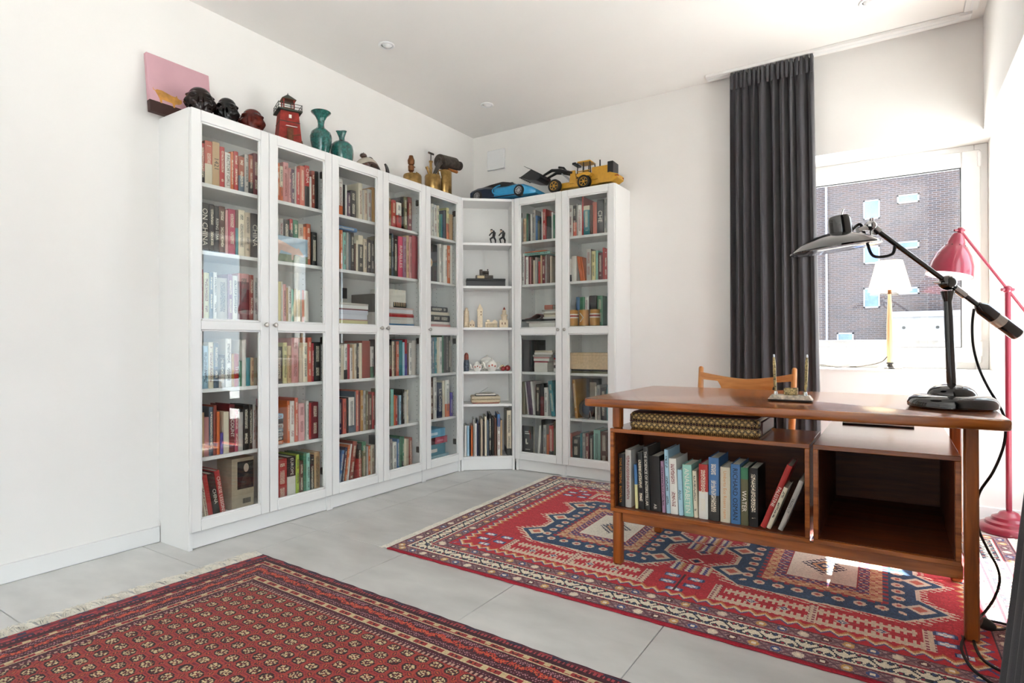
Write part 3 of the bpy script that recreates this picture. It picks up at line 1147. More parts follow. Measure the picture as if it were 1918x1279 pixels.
for key, i, it in jobs:
    col = key[:2]
    row = int(key[-1]) if key != 'DK' else 0
    z = ZS[row] if row else 0.2515
    SPN = 0.027
    w, h = it['w'] * .97, it['h']
    d = min(0.215, max(.13, h * .72))
    if col in ('C1', 'C2', 'C3', 'C4', 'C5'): loc = (0.2625 - SPN, it['a'], z); rz = R90
    elif col == 'CR':
        e = Vector((math.cos(RC), math.sin(RC))); q = Vector((-math.sin(RC), math.cos(RC)))
        p = Vector((.2655, -.5195)) + e * it['a'] + q * SPN; loc = (p.x, p.y, z); rz = RC
    elif col == 'DK': loc = (it['a'], -1.63, z); rz = 0.0; d = min(d, .16)
    else: loc = (it['a'], -0.2625 + SPN, z); rz = 0.0
    loc = (loc[0], loc[1], loc[2] + .0004)
    if key == 'C7R3': loc = (loc[0], -.18, loc[2]); d = .16
    if it['S']:
        m, t, r = cover_mesh(w, h, d)
        mm = Matrix.Translation(loc) @ Matrix.Rotation(rz, 4, 'Z')
        if it['lean']:
            a = math.radians(it['lean']); mm = mm @ (Matrix.Rotation(-a, 4, 'Y') if a > 0 else Matrix.Translation((w, 0, 0)) @ Matrix.Rotation(-a, 4, 'Y') @ Matrix.Translation((-w, 0, 0)))
        pg = page_mesh(w, h, d, t, r)
        for mbx, cc in ((m, lin(PAL[it['col']])), (pg, lin('#d9d2c1'))):
            b0 = len(stuff_v)
            stuff_v.extend([tuple(mm @ Vector(p)) for p in mbx.v])
            stuff_f.extend([tuple(k + b0 for k in f) for f in mbx.f]); stuff_c.extend([cc] * len(mbx.f))
        continue
    grp = 'books in the glazed bookcases' if col not in ('CR', 'DK') else 'books in the open corner bookcase' if col == 'CR' else 'books in the desk box'
    put_book(it['label'], grp, w, h, d, it['col'], loc, rz, it['lean'], it['c2'], it['bd'], it['top'], it['mark'], it['title'], it['tc'])
me = bpy.data.meshes.new('slender_books'); me.from_pydata(stuff_v, [], stuff_f)
at = me.attributes.new('Col', 'FLOAT_COLOR', 'FACE')
at.data.foreach_set('color', np.array([c + (1,) for c in stuff_c], dtype=np.float32).ravel())
me.materials.append(MT['bookmix'])
so = bpy.data.objects.new('slender_books', me); COL.objects.link(so)
so['kind'] = 'stuff'; so['label'] = 'narrow thin-spined books filling gaps between larger ones on the bookcase shelves'; so['category'] = 'books'

# ---- books and boxes lying flat
def flat_book(lab, grp, col, x0, x1, depth, z, t, frame, mark=True, name='book', cat='book', setback=.03, c2=None):
    """lying on its side with the spine to the front; x0..x1 along the shelf"""
    L_ = x1 - x0
    if frame[0] == 'L': loc = Vector((0.2625 - setback, x0, z)); rz = R90
    elif frame[0] == 'B': loc = Vector((x0, -0.2625 + setback, z)); rz = 0.0
    else:
        e = Vector((math.cos(RC), math.sin(RC))); q = Vector((-math.sin(RC), math.cos(RC)))
        p = Vector((.2655, -.5195)) + e * x0 + q * setback; loc = Vector((p.x, p.y, z)); rz = RC
    loc.z += t + .0004
    return put_book(lab, grp, t, L_, depth, col, loc, rz, mark=mark, flat=True, name=name, cat=cat)
GP = 'books lying flat in the bookcases'
flat_book('slate-blue book lying flat on upright books, second shelf under cream figurine', GP, 'blue', -1.665, -1.49, .16, 1.378 + .236, .022, 'L')
flat_book('mint-green book lying flat on upright books, second shelf under loader bucket', GP, 'mint', .63, .86, .15, 1.378 + .214, .02, 'B')
flat_book('thin orange book lying on the mint-green one, second shelf under loader bucket', GP, 'orange', .645, .83, .14, 1.378 + .236, .007, 'B', False)
z = .412
for t, c, lb in ((.018, 'orange', 'orange'), (.022, 'black', 'black'), (.02, 'grey', 'grey'), (.02, 'slate', 'slate-blue'), (.024, 'grey', 'upper grey'), (.026, 'black', 'upper black'), (.026, 'sky', 'pale-blue')):
    flat_book('%s paperback in the flat pile, fifth shelf under red lighthouse' % lb, 'flat pile of paperbacks', c, -2.079, -2.005, .16, z, t, 'L'); z += t + .0006
z = 1.062
for t, c, x0, x1, lb in ((.016, 'rose', -.885, -.60, 'dusty-pink lowest'), (.018, 'white', -.882, -.61, 'white'), (.046, 'black', -.885, -.605, 'thick black'), (.022, 'cream', -.88, -.61, 'cream'), (.036, 'black', -.878, -.63, 'uppermost black')):
    flat_book('%s book of the flat pile, third shelf under brass blowlamps' % lb, 'flat pile of large books', c, x0, x1, .18, z, t, 'L', mark=(c == 'black')); z += t + .0006
z = 1.062
for t, c, x0, x1, lb in ((.03, 'white', .68, .90, 'thick white lowest'), (.012, 'grey', .655, .905, 'grey'), (.014, 'black', .615, .91, 'black spiral-bound'), (.014, 'white', .80, .935, 'white'), (.012, 'cream', .81, .94, 'cream'), (.013, 'beige', .805, .938, 'beige'), (.012, 'white', .815, .942, 'upper white'), (.012, 'grey', .79, .94, 'uppermost grey')):
    flat_book('%s notebook of the flat pile, third shelf under loader bucket' % lb, 'flat pile of notebooks', c, x0, x1, .18, z, t, 'B', False, 'notebook', 'notebook'); z += t + .0006
flat_book('small black and orange box-like book on the notebook pile under loader bucket', GP, 'rust', .812, .88, .06, z, .034, 'B', False)
z = .731
for k, (t, c, x0, x1, lb) in enumerate(((.07, 'white', .725, .835, 'thick white bottom'), (.008, 'crimson', .722, .84, 'crimson'), (.02, 'white', .72, .85, 'white'), (.01, 'rose', .72, .85, 'dusty-pink'), (.016, 'grey', .712, .87, 'grey'), (.016, 'white', .725, .88, 'second white'), (.014, 'cream', .73, .875, 'cream'))):
    flat_book('%s magazine block of the pile, fourth shelf under loader bucket' % lb, 'pile of magazines', c, x0, x1, .18, z, t, 'B', False, 'magazine', 'magazine'); z += t + .0006
z = .731
for k, (t, c) in enumerate(((.03, 'white'), (.02, 'charcoal'), (.02, 'white'), (.02, 'grey'), (.012, 'crimson'), (.02, 'slate'))):
    flat_book('%s magazine %s, fourth shelf under loader bucket' % (wd(c), ('lowest of the small pile', 'second lowest of the small pile', 'in the middle of the small pile', 'above the middle of the small pile', 'near the top of the small pile', 'topmost of the small pile')[k]), 'small pile of magazines', c, .888, .953, .17, z, t, 'B', False, 'magazine', 'magazine'); z += t + .0006
z = .731
for t, c, lb in ((.014, 'olive', 'olive'), (.012, 'black', 'black')):
    flat_book('%s book lying flat under the wooden box, fourth shelf under loader wheels' % lb, GP, c, 1.03, 1.33, .17, z, t, 'B', False); z += t + .0006

# ------------------------------------------------------------ rugs: a grid of knots, each knot its own colour
rng = np.random.default_rng(5)
def L3(h): return np.array(lin(h))
def paint(img, mask, col): img[mask] = L3(col)
def rug_object(name, P00, P10, P11, P01, img, thick, label, mat, edge_mat, seed, wave=0.003):
    nt, ns, _ = img.shape
    s = np.linspace(0, 1, ns + 1)[None, :]; t = np.linspace(0, 1, nt + 1)[:, None]
    P = [np.array(p)[None, None, :] for p in (P00, P10, P11, P01)]
    s3, t3 = s[..., None], t[..., None]
    xy = P[0] * (1 - s3) * (1 - t3) + P[1] * s3 * (1 - t3) + P[2] * s3 * t3 + P[3] * (1 - s3) * t3
    r = np.random.default_rng(seed)
    zz = thick + r.uniform(-.0006, .0006, (nt + 1, ns + 1))
    zz = zz + wave * .5 * (np.sin(s * 23 + seed) * np.sin(t * 17 + 1) * .5 + .5)
    zz[0, :] = zz[-1, :] = thick * .7; zz[:, 0] = zz[:, -1] = thick * .7
    co = np.concatenate([xy, zz[..., None]], axis=2).reshape(-1, 3)
    idx = np.arange((nt + 1) * (ns + 1)).reshape(nt + 1, ns + 1)
    q = np.stack([idx[:-1, :-1], idx[:-1, 1:], idx[1:, 1:], idx[1:, :-1]], axis=-1).reshape(-1, 4)
    cols = img.reshape(-1, 3)
    # skirt
    ring = np.concatenate([idx[0, :], idx[1:, -1], idx[-1, -2::-1], idx[-2:0:-1, 0]])
    low = co[ring].copy(); low[:, 2] = 0.0005
    b0 = len(co); co = np.concatenate([co, low]); n = len(ring)
    k = np.arange(n); k2 = (k + 1) % n
    sk = np.stack([ring[k], b0 + k, b0 + k2, ring[k2]], axis=-1)
    q = np.concatenate([q, sk]); cols = np.concatenate([cols, np.tile(L3('#5a1a22'), (n, 1))])
    me = bpy.data.meshes.new(name)
    me.vertices.add(len(co)); me.vertices.foreach_set('co', co.astype(np.float32).ravel())
    me.loops.add(q.size); me.loops.foreach_set('vertex_index', q.astype(np.int32).ravel())
    me.polygons.add(len(q)); me.polygons.foreach_set('loop_start', np.arange(0, q.size, 4, dtype=np.int32))
    me.update(calc_edges=True)
    a = me.attributes.new('Col', 'FLOAT_COLOR', 'FACE')
    a.data.foreach_set('color', np.concatenate([np.clip(cols, 0, 1), np.ones((len(cols), 1))], axis=1).astype(np.float32).ravel())
    me.materials.append(mat)
    o = bpy.data.objects.new(name, me); COL.objects.link(o)
    tag(o, label, 'rug')
    for (A, B) in ((P00, P10), (P01, P11)):
        A = Vector(A + (thick * .55,)); B = Vector(B + (thick * .55,))
        pts = [A.lerp(B, i / 60) + Vector((0, 0, .0012 * math.sin(i * 2.1))) for i in range(61)]
        MB().tube(pts, thick * .52, 8).build('selvage', edge_mat, o)
    return o
def fringe(rug, A, B, out, length, n, mat, seed):
    r = random.Random(seed)
    m = MB()
    A = Vector(A); B = Vector(B); out = Vector(out).normalized(); along = (B - A).normalized()
    for i in range(n):
        p = A.lerp(B, (i + r.uniform(-.4, .4)) / n)
        sway = math.sin(i * .19) * .5 + r.uniform(-.5, .5)
        Lh = length * r.uniform(.7, 1.12)
        q1 = p + out * Lh * .5 + along * sway * Lh * .25
        q2 = p + out * Lh + along * sway * Lh * .75
        h = r.uniform(.003, .011)
        m.tube([(p.x, p.y, .006), (q1.x, q1.y, h), (q2.x, q2.y, .0022)], [.0015, .0017, .0009], 3, False)
    f = m.build('fringe', mat, rug); f['kind'] = 'stuff'
def rug_mat(name):
    m, n, l, b = new_mat(name)
    a = n.new('ShaderNodeAttribute'); a.attribute_name = 'Col'
    tc = n.new('ShaderNodeTexCoord'); no = n.new('ShaderNodeTexNoise'); no.inputs['Scale'].default_value = 420
    l.new(tc.outputs['Object'], no.inputs['Vector'])
    mr = n.new('ShaderNodeMapRange'); mr.inputs['To Min'].default_value = 0.78; mr.inputs['To Max'].default_value = 1.22
    l.new(no.outputs['Fac'], mr.inputs['Value'])
    hs = n.new('ShaderNodeHueSaturation'); l.new(a.outputs['Color'], hs.inputs['Color']); l.new(mr.outputs[0], hs.inputs['Value'])
    l.new(hs.outputs['Color'], b.inputs['Base Color'])
    b.inputs['Roughness'].default_value = 0.95; b.inputs['Specular IOR Level'].default_value = 0.1; b.inputs['Sheen Weight'].default_value = 0.15
    bu = n.new('ShaderNodeBump'); bu.inputs['Strength'].default_value = 0.5; bu.inputs['Distance'].default_value = 0.002
    l.new(no.outputs['Fac'], bu.inputs['Height']); l.new(bu.outputs['Normal'], b.inputs['Normal'])
    return m
MT['rug'] = rug_mat('wool_pile')
MT['fringe'] = pmat('cotton_fringe', '#ece5d8', 0.95, var=0.1, scale=90)

# ---- near rug: rows of small octagons
def near_rug():
    Lx, Ly, k = 2.25, 1.55, 0.0043
    ns, nt = int(Lx / k), int(Ly / k)
    S, T = np.meshgrid((np.arange(ns) + .5) * k, (np.arange(nt) + .5) * k)       # T = 0 at the far long side
    img = np.empty((nt, ns, 3)); img[:] = L3('#8e2530')
    eS = np.minimum(S, Lx - S) - .042          # ends carry an extra woven band
    eT = np.minimum(T, Ly - T)
    d = np.minimum(eS, eT)
    along = np.where(eS < eT, T, S)
    nse = rng.uniform(0, 1, (nt, ns))
    wob = np.sin(along * 37) * .5 + np.sin(along * 91 + 1.3) * .5
    # field
    fld = d > .215
    px, py = .0583, .0527
    u = (S - .315) / px; v = (T - .237) / py
    du = (u - np.round(u)) * px; dv = (v - np.round(v)) * py
    img[fld] = L3('#8c2230')
    abr = np.sin(S * 9 + np.sin(T * 6)) * .5 + .5
    img[fld & (nse < .25 + abr * .25)] = L3('#741a27')
    a, b_ = np.abs(du), np.abs(dv)
    octo = np.maximum(np.maximum(a / .0205, b_ / .0165), (a / .0205 + b_ / .0165) / 1.45)
    su, sv_ = (u - np.floor(u) - .5) * px, (v - np.floor(v) - .5) * py
    dia = np.abs(su) / .014 + np.abs(sv_) / .014
    lat = fld & (octo > 1.12) & (octo < 1.42)
    img[lat] = L3('#a63a30')
    img[fld & (dia < 1.0)] = L3('#ae3f2c'); img[fld & (dia < .62)] = L3('#4b141d'); img[fld & (dia < .3)] = L3('#d0633c')
    o1 = fld & (octo < 1.12); img[o1] = L3('#2c1116')
    o2 = fld & (octo < .86); img[o2] = L3('#cfba8c')
    img[o2 & (nse < .28)] = L3('#3b1b1c')
    img[o2 & (nse > .93)] = L3('#a8603a')
    an = np.arctan2(dv / .0165, du / .0205)
    img[o2 & (np.cos(an * 4) > .72) & (octo > .4)] = L3('#5a2a22')
    o3 = fld & (octo < .34); img[o3] = L3('#5e1f20'); img[fld & (octo < .16)] = L3('#dcc89c')
    # borders, from the edge inwards
    br = ~fld
    img[br] = L3('#48131f')
    img[br & (nse < .18)] = L3('#5d1c27')
    def band(a0, a1): return br & (d >= a0) & (d < a1)
    img[band(-1, .012)] = L3('#5c1b28'); img[band(-1, .012) & (((along * 6) % 1) < .35)] = L3('#2b2a44'); img[band(-1, .012) & (((along * 6) % 1) > .75)] = L3('#a03038')
    img[band(.012, .024) & (((along * 70) % 1) < .5)] = L3('#b5454a')
    img[band(.024, .040)] = L3('#3f101c')
    for g0 in (.042, .155):
        img[band(g0, g0 + .026)] = L3('#9c2c2c')
        img[band(g0, g0 + .004)] = L3('#d9c39a'); img[band(g0 + .021, g0 + .025)] = L3('#d9c39a')
        z = ((along * 14) % 1)
        img[band(g0 + .005, g0 + .020) & (z < .3)] = L3('#d0b98c')
        img[band(g0 + .008, g0 + .018) & (z > .45) & (z < .75)] = L3('#2e1016')
        img[band(g0 + .010, g0 + .016) & (z > .53) & (z < .66)] = L3('#c2523a')
    for c0 in (.076, .082, .088, .128, .135, .142, .195):
        img[band(c0, c0 + .0045) & (((along * 95 + c0 * 900) % 1) < .34)] = L3('#b98089')
    vine = np.abs(d - (.108 + .008 * wob))
    img[br & (vine < .012) & (nse < .75)] = L3('#c23a2c'); img[br & (vine < .006) & (nse < .5)] = L3('#d8603c')
    img[br & (vine < .015) & (vine > .010) & (nse < .35)] = L3('#2b1120')
    img[band(.204, .213) & (((along * 60) % 1) < .5)] = L3('#c79a88')
    end = (np.minimum(S, Lx - S) < .042)
    img[end] = L3('#7d2230'); img[end & (((T * 9 + np.floor(S / .014) * .5) % 1) < .3)] = L3('#2b3050'); img[end & (((T * 9 + np.floor(S / .014) * .37) % 1) > .62)] = L3('#b1393c')
    return img * .85 * rng.uniform(.84, 1.12, (nt, ns, 1)), Lx, Ly
img, Lx, Ly = near_rug()
a = math.radians(-2.0); e1 = Vector((math.cos(a), math.sin(a))); e2 = Vector((math.sin(a), -math.cos(a)))     # e2 towards the camera
O = Vector((.594, -2.373))
c00, c10, c11, c01 = O, O + e1 * Lx, O + e1 * Lx + e2 * Ly, O + e2 * Ly
img = img[::-1]                       # mesh grid starts on the camera side so that faces look up
r1 = rug_object('rug', tuple(c01), tuple(c11), tuple(c10), tuple(c00), img, .007, 'maroon rug with rows of small cream octagons and long cream fringe', MT['rug'], pmat('dark_selvage', '#4a2030', 0.95, var=0.3, scale=200), 3, .002)
fringe(r1, tuple(c00) + (0,), tuple(c01) + (0,), tuple(-e1) + (0,), .085, 900, MT['fringe'], 1)
fringe(r1, tuple(c10) + (0,), tuple(c11) + (0,), tuple(e1) + (0,), .085, 700, MT['fringe'], 2)

# ---- far rug: red field with blue hooked medallions
def far_rug():
    Lx, Ly, k = 2.45, 1.72, 0.0047
    ns, nt = int(Lx / k), int(Ly / k)
    S, T = np.meshgrid((np.arange(ns) + .5) * k, (np.arange(nt) + .5) * k)       # T = 0 on the camera side
    nse = rng.uniform(0, 1, (nt, ns))
    img = np.empty((nt, ns, 3)); img[:] = L3('#bf2733')
    streak = (np.sin(T * 55 + np.sin(S * 3) * 2) + np.sin(T * 131)) * .25 + .5
    img[nse < streak * .35] = L3('#cc3a42'); img[nse > .93] = L3('#a31f2c')
    NAVY, CREAM, PEACH, PURP = '#2a4464', '#dfc9b2', '#cf9f78', '#5c4a78'
    def medallion(cs, ct):
        ds, dt = S - cs, T - ct
        A, B = np.abs(ds), np.abs(dt)
        horn = np.zeros_like(A, bool); hornc = np.zeros_like(A, bool); sq = np.zeros_like(A, bool); sqi = np.zeros_like(A, bool)
        for h0 in (-.27, 0, .27):
            hd = np.abs(dt - h0)
            horn |= (A < .40 - hd * 1.05) & (hd < .125)
            hornc |= (A < .445 - hd * 1.05) & (hd < .15)
            e = np.abs(A - .318) + hd * 1.0
            sq |= e < .048; sqi |= (e < .026)
        body = (A < .31) & (B < .40 - A * .12)
        bodyc = (A < .345) & (B < .435 - A * .12)
        comb = (bodyc | hornc)
        tooth = ((np.floor((T + S * .3) / .012) % 2) == 0)
        img[comb & ((nse < .85) & tooth)] = L3(CREAM)
        rim = ((A < .325) & (B < .412 - A * .12)) | False
        for h0 in (-.27, 0, .27): rim |= (A < .412 - np.abs(dt - h0) * 1.05) & (np.abs(dt - h0) < .13)
        img[rim] = L3('#e2cdb8')
        nv = body | horn
        img[nv] = L3(NAVY); img[nv & (nse < .3)] = L3('#355377'); img[nv & (nse > .9)] = L3('#1f3350')
        img[nv & sq] = L3('#e4d3bd'); img[nv & sqi] = L3('#c96a55'); img[nv & (np.abs(A - .318) < .008)] = img[nv & (np.abs(A - .318) < .008)]
        # ring of rosettes
        for (r0, per) in ((.255, .068),):
            ring = np.maximum(A * 1.0, (B - .07) * 1.0)
            c = np.where(A > B - .07, dt, ds)
            cc = (c / per - np.round(c / per)) * per
            ro = np.hypot(ring - r0, cc)
            img[body & (ro < .021)] = L3('#e0c8b2'); img[body & (ro < .009)] = L3('#bb5a50')
        inner = (A < .215) & (B < .285)
        step = (A < .215 + .008 * ((np.floor(T / .02) % 2) * 2 - 1)) & (B < .285 + .008 * ((np.floor(S / .02) % 2) * 2 - 1))
        img[step] = L3('#a8333c'); img[(A < .205) & (B < .272)] = L3(PEACH)
        pe = (A < .205) & (B < .272)
        img[pe & (((np.floor(S / .012) + np.floor(T / .012)) % 4) == 0)] = L3('#b5574c')
        img[pe & (((np.floor(S / .012) - np.floor(T / .012)) % 5) == 0)] = L3('#e2c39b')
        zz = (A < .165) & (B < .225)
        img[zz] = L3(PURP); img[zz & (((np.floor(S / .010) + np.floor(T / .010)) % 3) == 0)] = L3('#d8b79c'); img[zz & (((np.floor(S / .010) - np.floor(T / .010)) % 4) == 0)] = L3('#a23a44')
        wh = (A < .128) & (B < .185)
        img[wh] = L3('#e9e2d4'); img[(A < .128) & (A > .121) & wh] = L3('#a23a44'); img[wh & (B > .178)] = L3('#a23a44')
        mo = A / .085 + B / .11
        img[(mo < 1.0)] = L3('#2c3446'); img[(mo < 1.0) & (((np.floor(S / .014) + np.floor(T / .014)) % 2) == 0) & (mo > .62)] = L3('#e9e2d4')
        img[mo < .55] = L3('#cf9f78'); img[mo < .34] = L3('#31405e'); img[mo < .15] = L3('#e3cdb0')
        # ladder bars above and below
        for sg in (-1, 1):
            q = dt * sg
            bar = (A < .34) & (np.abs(q - .565) < .012)
            teeth = (A < .34) & (np.abs(q - .565) < .034) & ((np.floor(S / .011) % 2) == 0)
            bar2 = (A < .30) & (np.abs(q - .475) < .008) | (A < .30) & (np.abs(q - .475) < .026) & ((np.floor(S / .011) % 2) == 0)
            posts = ((np.abs(A - .33) < .016) | (A < .014)) & (q > .43) & (q < .60)
            img[bar | teeth | bar2 | posts] = L3('#dcc3ac')
            img[posts & (((np.floor(T / .010)) % 2) == 0) & ((np.floor(S / .010) % 2) == 0)] = L3('#8f3a48')
            for x0 in (-.20, -.09, .09, .20):
                e = np.abs(ds - x0) + np.abs(q - .52) * 1.2
                img[e < .024] = L3('#d8c4b4'); img[e < .016] = L3('#4b4f78'); img[e < .007] = L3('#e6d9c8')
    def blossom(cs, ct, r=.05):
        ds, dt = S - cs, T - ct
        e = np.hypot(ds / 1.0, dt / .55) / r * (1 + .12 * np.cos(6 * np.arctan2(dt, ds)))
        img[e < 1.0] = L3('#3d4a74'); img[e < .76] = L3('#8fa0c4'); img[e < .52] = L3('#efe9e2'); img[e < .16] = L3('#c2556a')
    CT = Ly / 2
    for cs in (.80, 1.74): medallion(cs, CT)
    for cs in (.36, 1.27, 2.16):
        for sg in (-1, 1):
            for (x0, y0) in ((-.045, .44), (.05, .44), (-.045, .51), (.05, .51), (0, .57)):
                blossom(cs + x0, CT + sg * y0, .036)
            img[(np.abs(S - cs) < .004) & (np.abs((T - CT) * sg - .5) < .09)] = L3('#4a2430')
    for cs in (1.27,):
        for y0 in (-.24, -.12, .12, .24, 0):
            e = np.abs(S - cs) + np.abs(T - CT - y0)
            img[e < .036] = L3('#e3d2bf'); img[e < .026] = L3('#b5232f'); img[e < .018] = L3('#32486e')
        for y0 in (-.33, -.06, .06, .33):
            bl = (np.abs(S - cs) < .085) & (np.abs(T - CT - y0) < .045)
            z = (np.floor((S - cs) / .012 + .6 * np.abs(((T / .02) % 1) - .5) * 2)) % 5
            for kk, cc in enumerate(('#4f4a8a', '#e0c7a8', '#cf8f5c', '#b5394a', '#e8ddcc')): img[bl & (z == kk)] = L3(cc)
    # borders
    d = np.minimum(np.minimum(S, Lx - S), np.minimum(T, Ly - T))
    along = np.where(np.minimum(S, Lx - S) < np.minimum(T, Ly - T), T, S)
    def band(a0, a1): return (d >= a0) & (d < a1)
    zig = .245 + .014 * (np.abs((along / .05) % 1 - .5) * 4 - 1)
    img[band(.20, .275)] = L3('#bf2733')
    img[np.abs(d - zig) < .008] = L3('#e0c69f'); img[np.abs(d - zig - .012) < .006] = L3('#c97544'); img[np.abs(d - zig + .011) < .004] = L3('#5a4f80')
    for (b0, b1) in ((.008, .062), (.152, .208)):
        img[band(b0, b1)] = L3('#8a6466'); img[band(b0, b1) & (nse < .35)] = L3('#a88584')
        mid = (b0 + b1) / 2
        p = .064; c = (along / p - np.round(along / p)) * p; kk = np.round(along / p) % 4
        r_ = np.hypot(d - mid, c)
        for j, cc in enumerate(('#5a2c34', '#c99a5c', '#45507e', '#ddcbb6')):
            img[band(b0, b1) & (r_ < .0165) & (kk == j)] = L3(cc)
        img[band(b0, b1) & (r_ < .008)] = L3('#e6d7c2')
        c2 = ((along + p / 2) / p - np.round((along + p / 2) / p)) * p
        x = np.abs(np.abs(d - mid) - np.abs(c2)) < .005
        img[band(b0 + .004, b1 - .004) & x & (np.abs(c2) < .020)] = L3('#6a4750')
        for q in (b0, b1 - .005): img[band(q, q + .005)] = L3('#43303c')
    img[band(.066, .148)] = L3('#e4d8c2')
    p = .052; c = (along / p) % 1
    stem = np.abs(d - (.107 + .020 * np.sin(along / p * math.pi))) < .0045
    img[band(.068, .146) & stem] = L3('#2f3038')
    for (o, cc) in ((.25, '#a03040'), (.75, '#3a4a70')):
        rr = np.hypot(((c - o + .5) % 1 - .5) * p, np.abs(d - .107) - .022)
        img[band(.070, .144) & (rr < .010)] = L3('#2f3038'); img[band(.070, .144) & (rr < .006)] = L3(cc)
    ch = (np.abs(((along / .026) % 1) - .5) * .026 * 1.4)
    img[band(.072, .142) & (np.abs(np.abs(d - .107) - .012 - ch) < .0032)] = L3('#33343e')
    for q in (.062, .148): img[band(q, q + .005)] = L3('#a3303a')
    img[d < .008] = L3('#8d1d2c')
    return img * 1.08 * rng.uniform(.86, 1.12, (nt, ns, 1)), Lx, Ly
img, Lx, Ly = far_rug()
Q00, Q10, Q11, Q01 = (1.0, -2.012), (3.42, -2.085), (3.40, -.335), (.932, -.325)
r2_ = rug_object('rug', Q00, Q10, Q11, Q01, img, .008, 'red rug with two blue hooked medallions lying under the desk', MT['rug'], pmat('red_selvage', '#9c1c2c', 0.95, var=0.25, scale=150), 8, .002)
fringe(r2_, Q00 + (0,), Q01 + (0,), (-1, -.04, 0), .045, 900, MT['fringe'], 3)
fringe(r2_, Q10 + (0,), Q11 + (0,), (1, 0, 0), .05, 900, MT['fringe'], 4)

# ------------------------------------------------------------ desk
ZD = 0.71
dk = thing('desk', 'long teak desk with two open boxes hung under its top', 'desk', (0, 0, 0))
# top with rounded corners and softened edge
def slab(x0, x1, y0, y1, z0, z1, rad, e, n=6):
    m = MB(); rings = []
    prof = [(e, z0), (e * .3, z0 + e * .3), (0, z0 + e), (0, z1 - e), (e * .3, z1 - e * .3), (e, z1)]
    for inset, z in prof:
        ring = []
        for (cx, cy, a0) in ((x1 - rad, y1 - rad, 0), (x0 + rad, y1 - rad, 90), (x0 + rad, y0 + rad, 180), (x1 - rad, y0 + rad, 270)):
            for k in range(n + 1):
                a = math.radians(a0 + 90 * k / n)
                ring.append((cx + (rad - inset) * math.cos(a), cy + (rad - inset) * math.sin(a), z))
        rings.append(ring)
    k = len(rings[0]); v = [p for r in rings for p in r]; f = []
    for i in range(len(rings) - 1):
        for j in range(k):
            j2 = (j + 1) % k; f.append((i * k + j, i * k + j2, (i + 1) * k + j2, (i + 1) * k + j))
    f.append(tuple(range(k))[::-1]); f.append(tuple(range((len(rings) - 1) * k, len(rings) * k)))
    return m.add(v, f)
slab(1.852, 3.243, -1.735, -0.87, ZD - .034, ZD, .03, .008).build('tabletop', MT['teak'], dk, ang=25)
def leg(x0, y0, segs):
    m = MB()
    for z0, z1 in segs: m.box(x0, x0 + .038, y0, y0 + .038, z0, z1, .006)
    m.build('leg', MT['teak_z'], dk)
ZB = 0.0106
leg(1.951, -1.652, ((ZB, .234),))
MB().box(1.951, 1.989, -1.652, -1.614, .582, ZD - .034, .006).build('leg_stub', MT['teak_z'], dk)
leg(3.132, -1.665, ((ZB, ZD - .034),))
leg(1.955, -1.16, ((ZB, ZD - .034),))
leg(3.132, -1.12, ((ZB, ZD - .034),))
def box_unit(x0, x1, y0, y1, z0, z1, name):
    t = .016
    o = MB()
    o.box(x0, x1, y0, y1, z1 - t, z1, .0015).box(x0, x1, y0, y1, z0, z0 + t, .0015)
    o.box(x0, x0 + t, y0, y1, z0 + t, z1 - t, .0015).box(x1 - t, x1, y0, y1, z0 + t, z1 - t, .0015)
    u = o.build(name, MT['teak'], dk)
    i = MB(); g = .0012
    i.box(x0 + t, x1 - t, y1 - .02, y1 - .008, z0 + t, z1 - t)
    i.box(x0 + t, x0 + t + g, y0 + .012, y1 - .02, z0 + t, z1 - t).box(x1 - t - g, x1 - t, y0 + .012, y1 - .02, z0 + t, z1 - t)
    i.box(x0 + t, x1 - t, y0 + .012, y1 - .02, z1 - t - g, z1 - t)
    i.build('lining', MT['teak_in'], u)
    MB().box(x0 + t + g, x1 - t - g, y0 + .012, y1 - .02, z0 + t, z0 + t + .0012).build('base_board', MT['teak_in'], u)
    return u
box_unit(1.946, 2.700, -1.662, -1.30, .234, .582, 'open_box')
box_unit(2.711, 3.126, -1.662, -0.92, .236, .582, 'open_box')
m = MB().box(1.992, 3.131, -1.645, -1.625, .192, .2335, .002)
m.build('front_rail', MT['teak'], dk)
MB().box(1.993, 3.131, -1.14, -1.12, .192, .2335, .002).build('rear_rail', MT['teak'], dk)
MB().box(1.958, 1.978, -1.613, -1.165, .192, .2335, .002).build('side_rail', MT['teak'], dk)
MB().box(3.14, 3.16, -1.625, -1.125, .192, .2335, .002).build('side_rail', MT['teak'], dk)

# brocade case on the left box
cs = thing('brocade_case', 'flat cloth case with black and gold brocade edges on the desk box', 'case', (2.01, -1.62, .5825))
m, n, l, b = new_mat('gold_brocade')
tc = n.new('ShaderNodeTexCoord'); mp = n.new('ShaderNodeMapping'); mp.inputs['Scale'].default_value = (62, 62, 62); mp.inputs['Rotation'].default_value = (0, .785, 0)
vo = n.new('ShaderNodeTexVoronoi'); vo.inputs['Randomness'].default_value = 0.0; vo.inputs['Scale'].default_value = 1.0
l.new(tc.outputs['Object'], mp.inputs['Vector']); l.new(mp.outputs['Vector'], vo.inputs['Vector'])
ra = n.new('ShaderNodeValToRGB'); ra.color_ramp.interpolation = 'CONSTANT'
ra.color_ramp.elements[0].position = 0.0; ra.color_ramp.elements[0].color = lin('#c9a86c') + (1,)
ra.color_ramp.elements[1].position = .36; ra.color_ramp.elements[1].color = lin('#140f0e') + (1,)
e = ra.color_ramp.elements.new(.50); e.color = lin('#b08f58') + (1,)
e = ra.color_ramp.elements.new(.58); e.color = lin('#140f0e') + (1,)
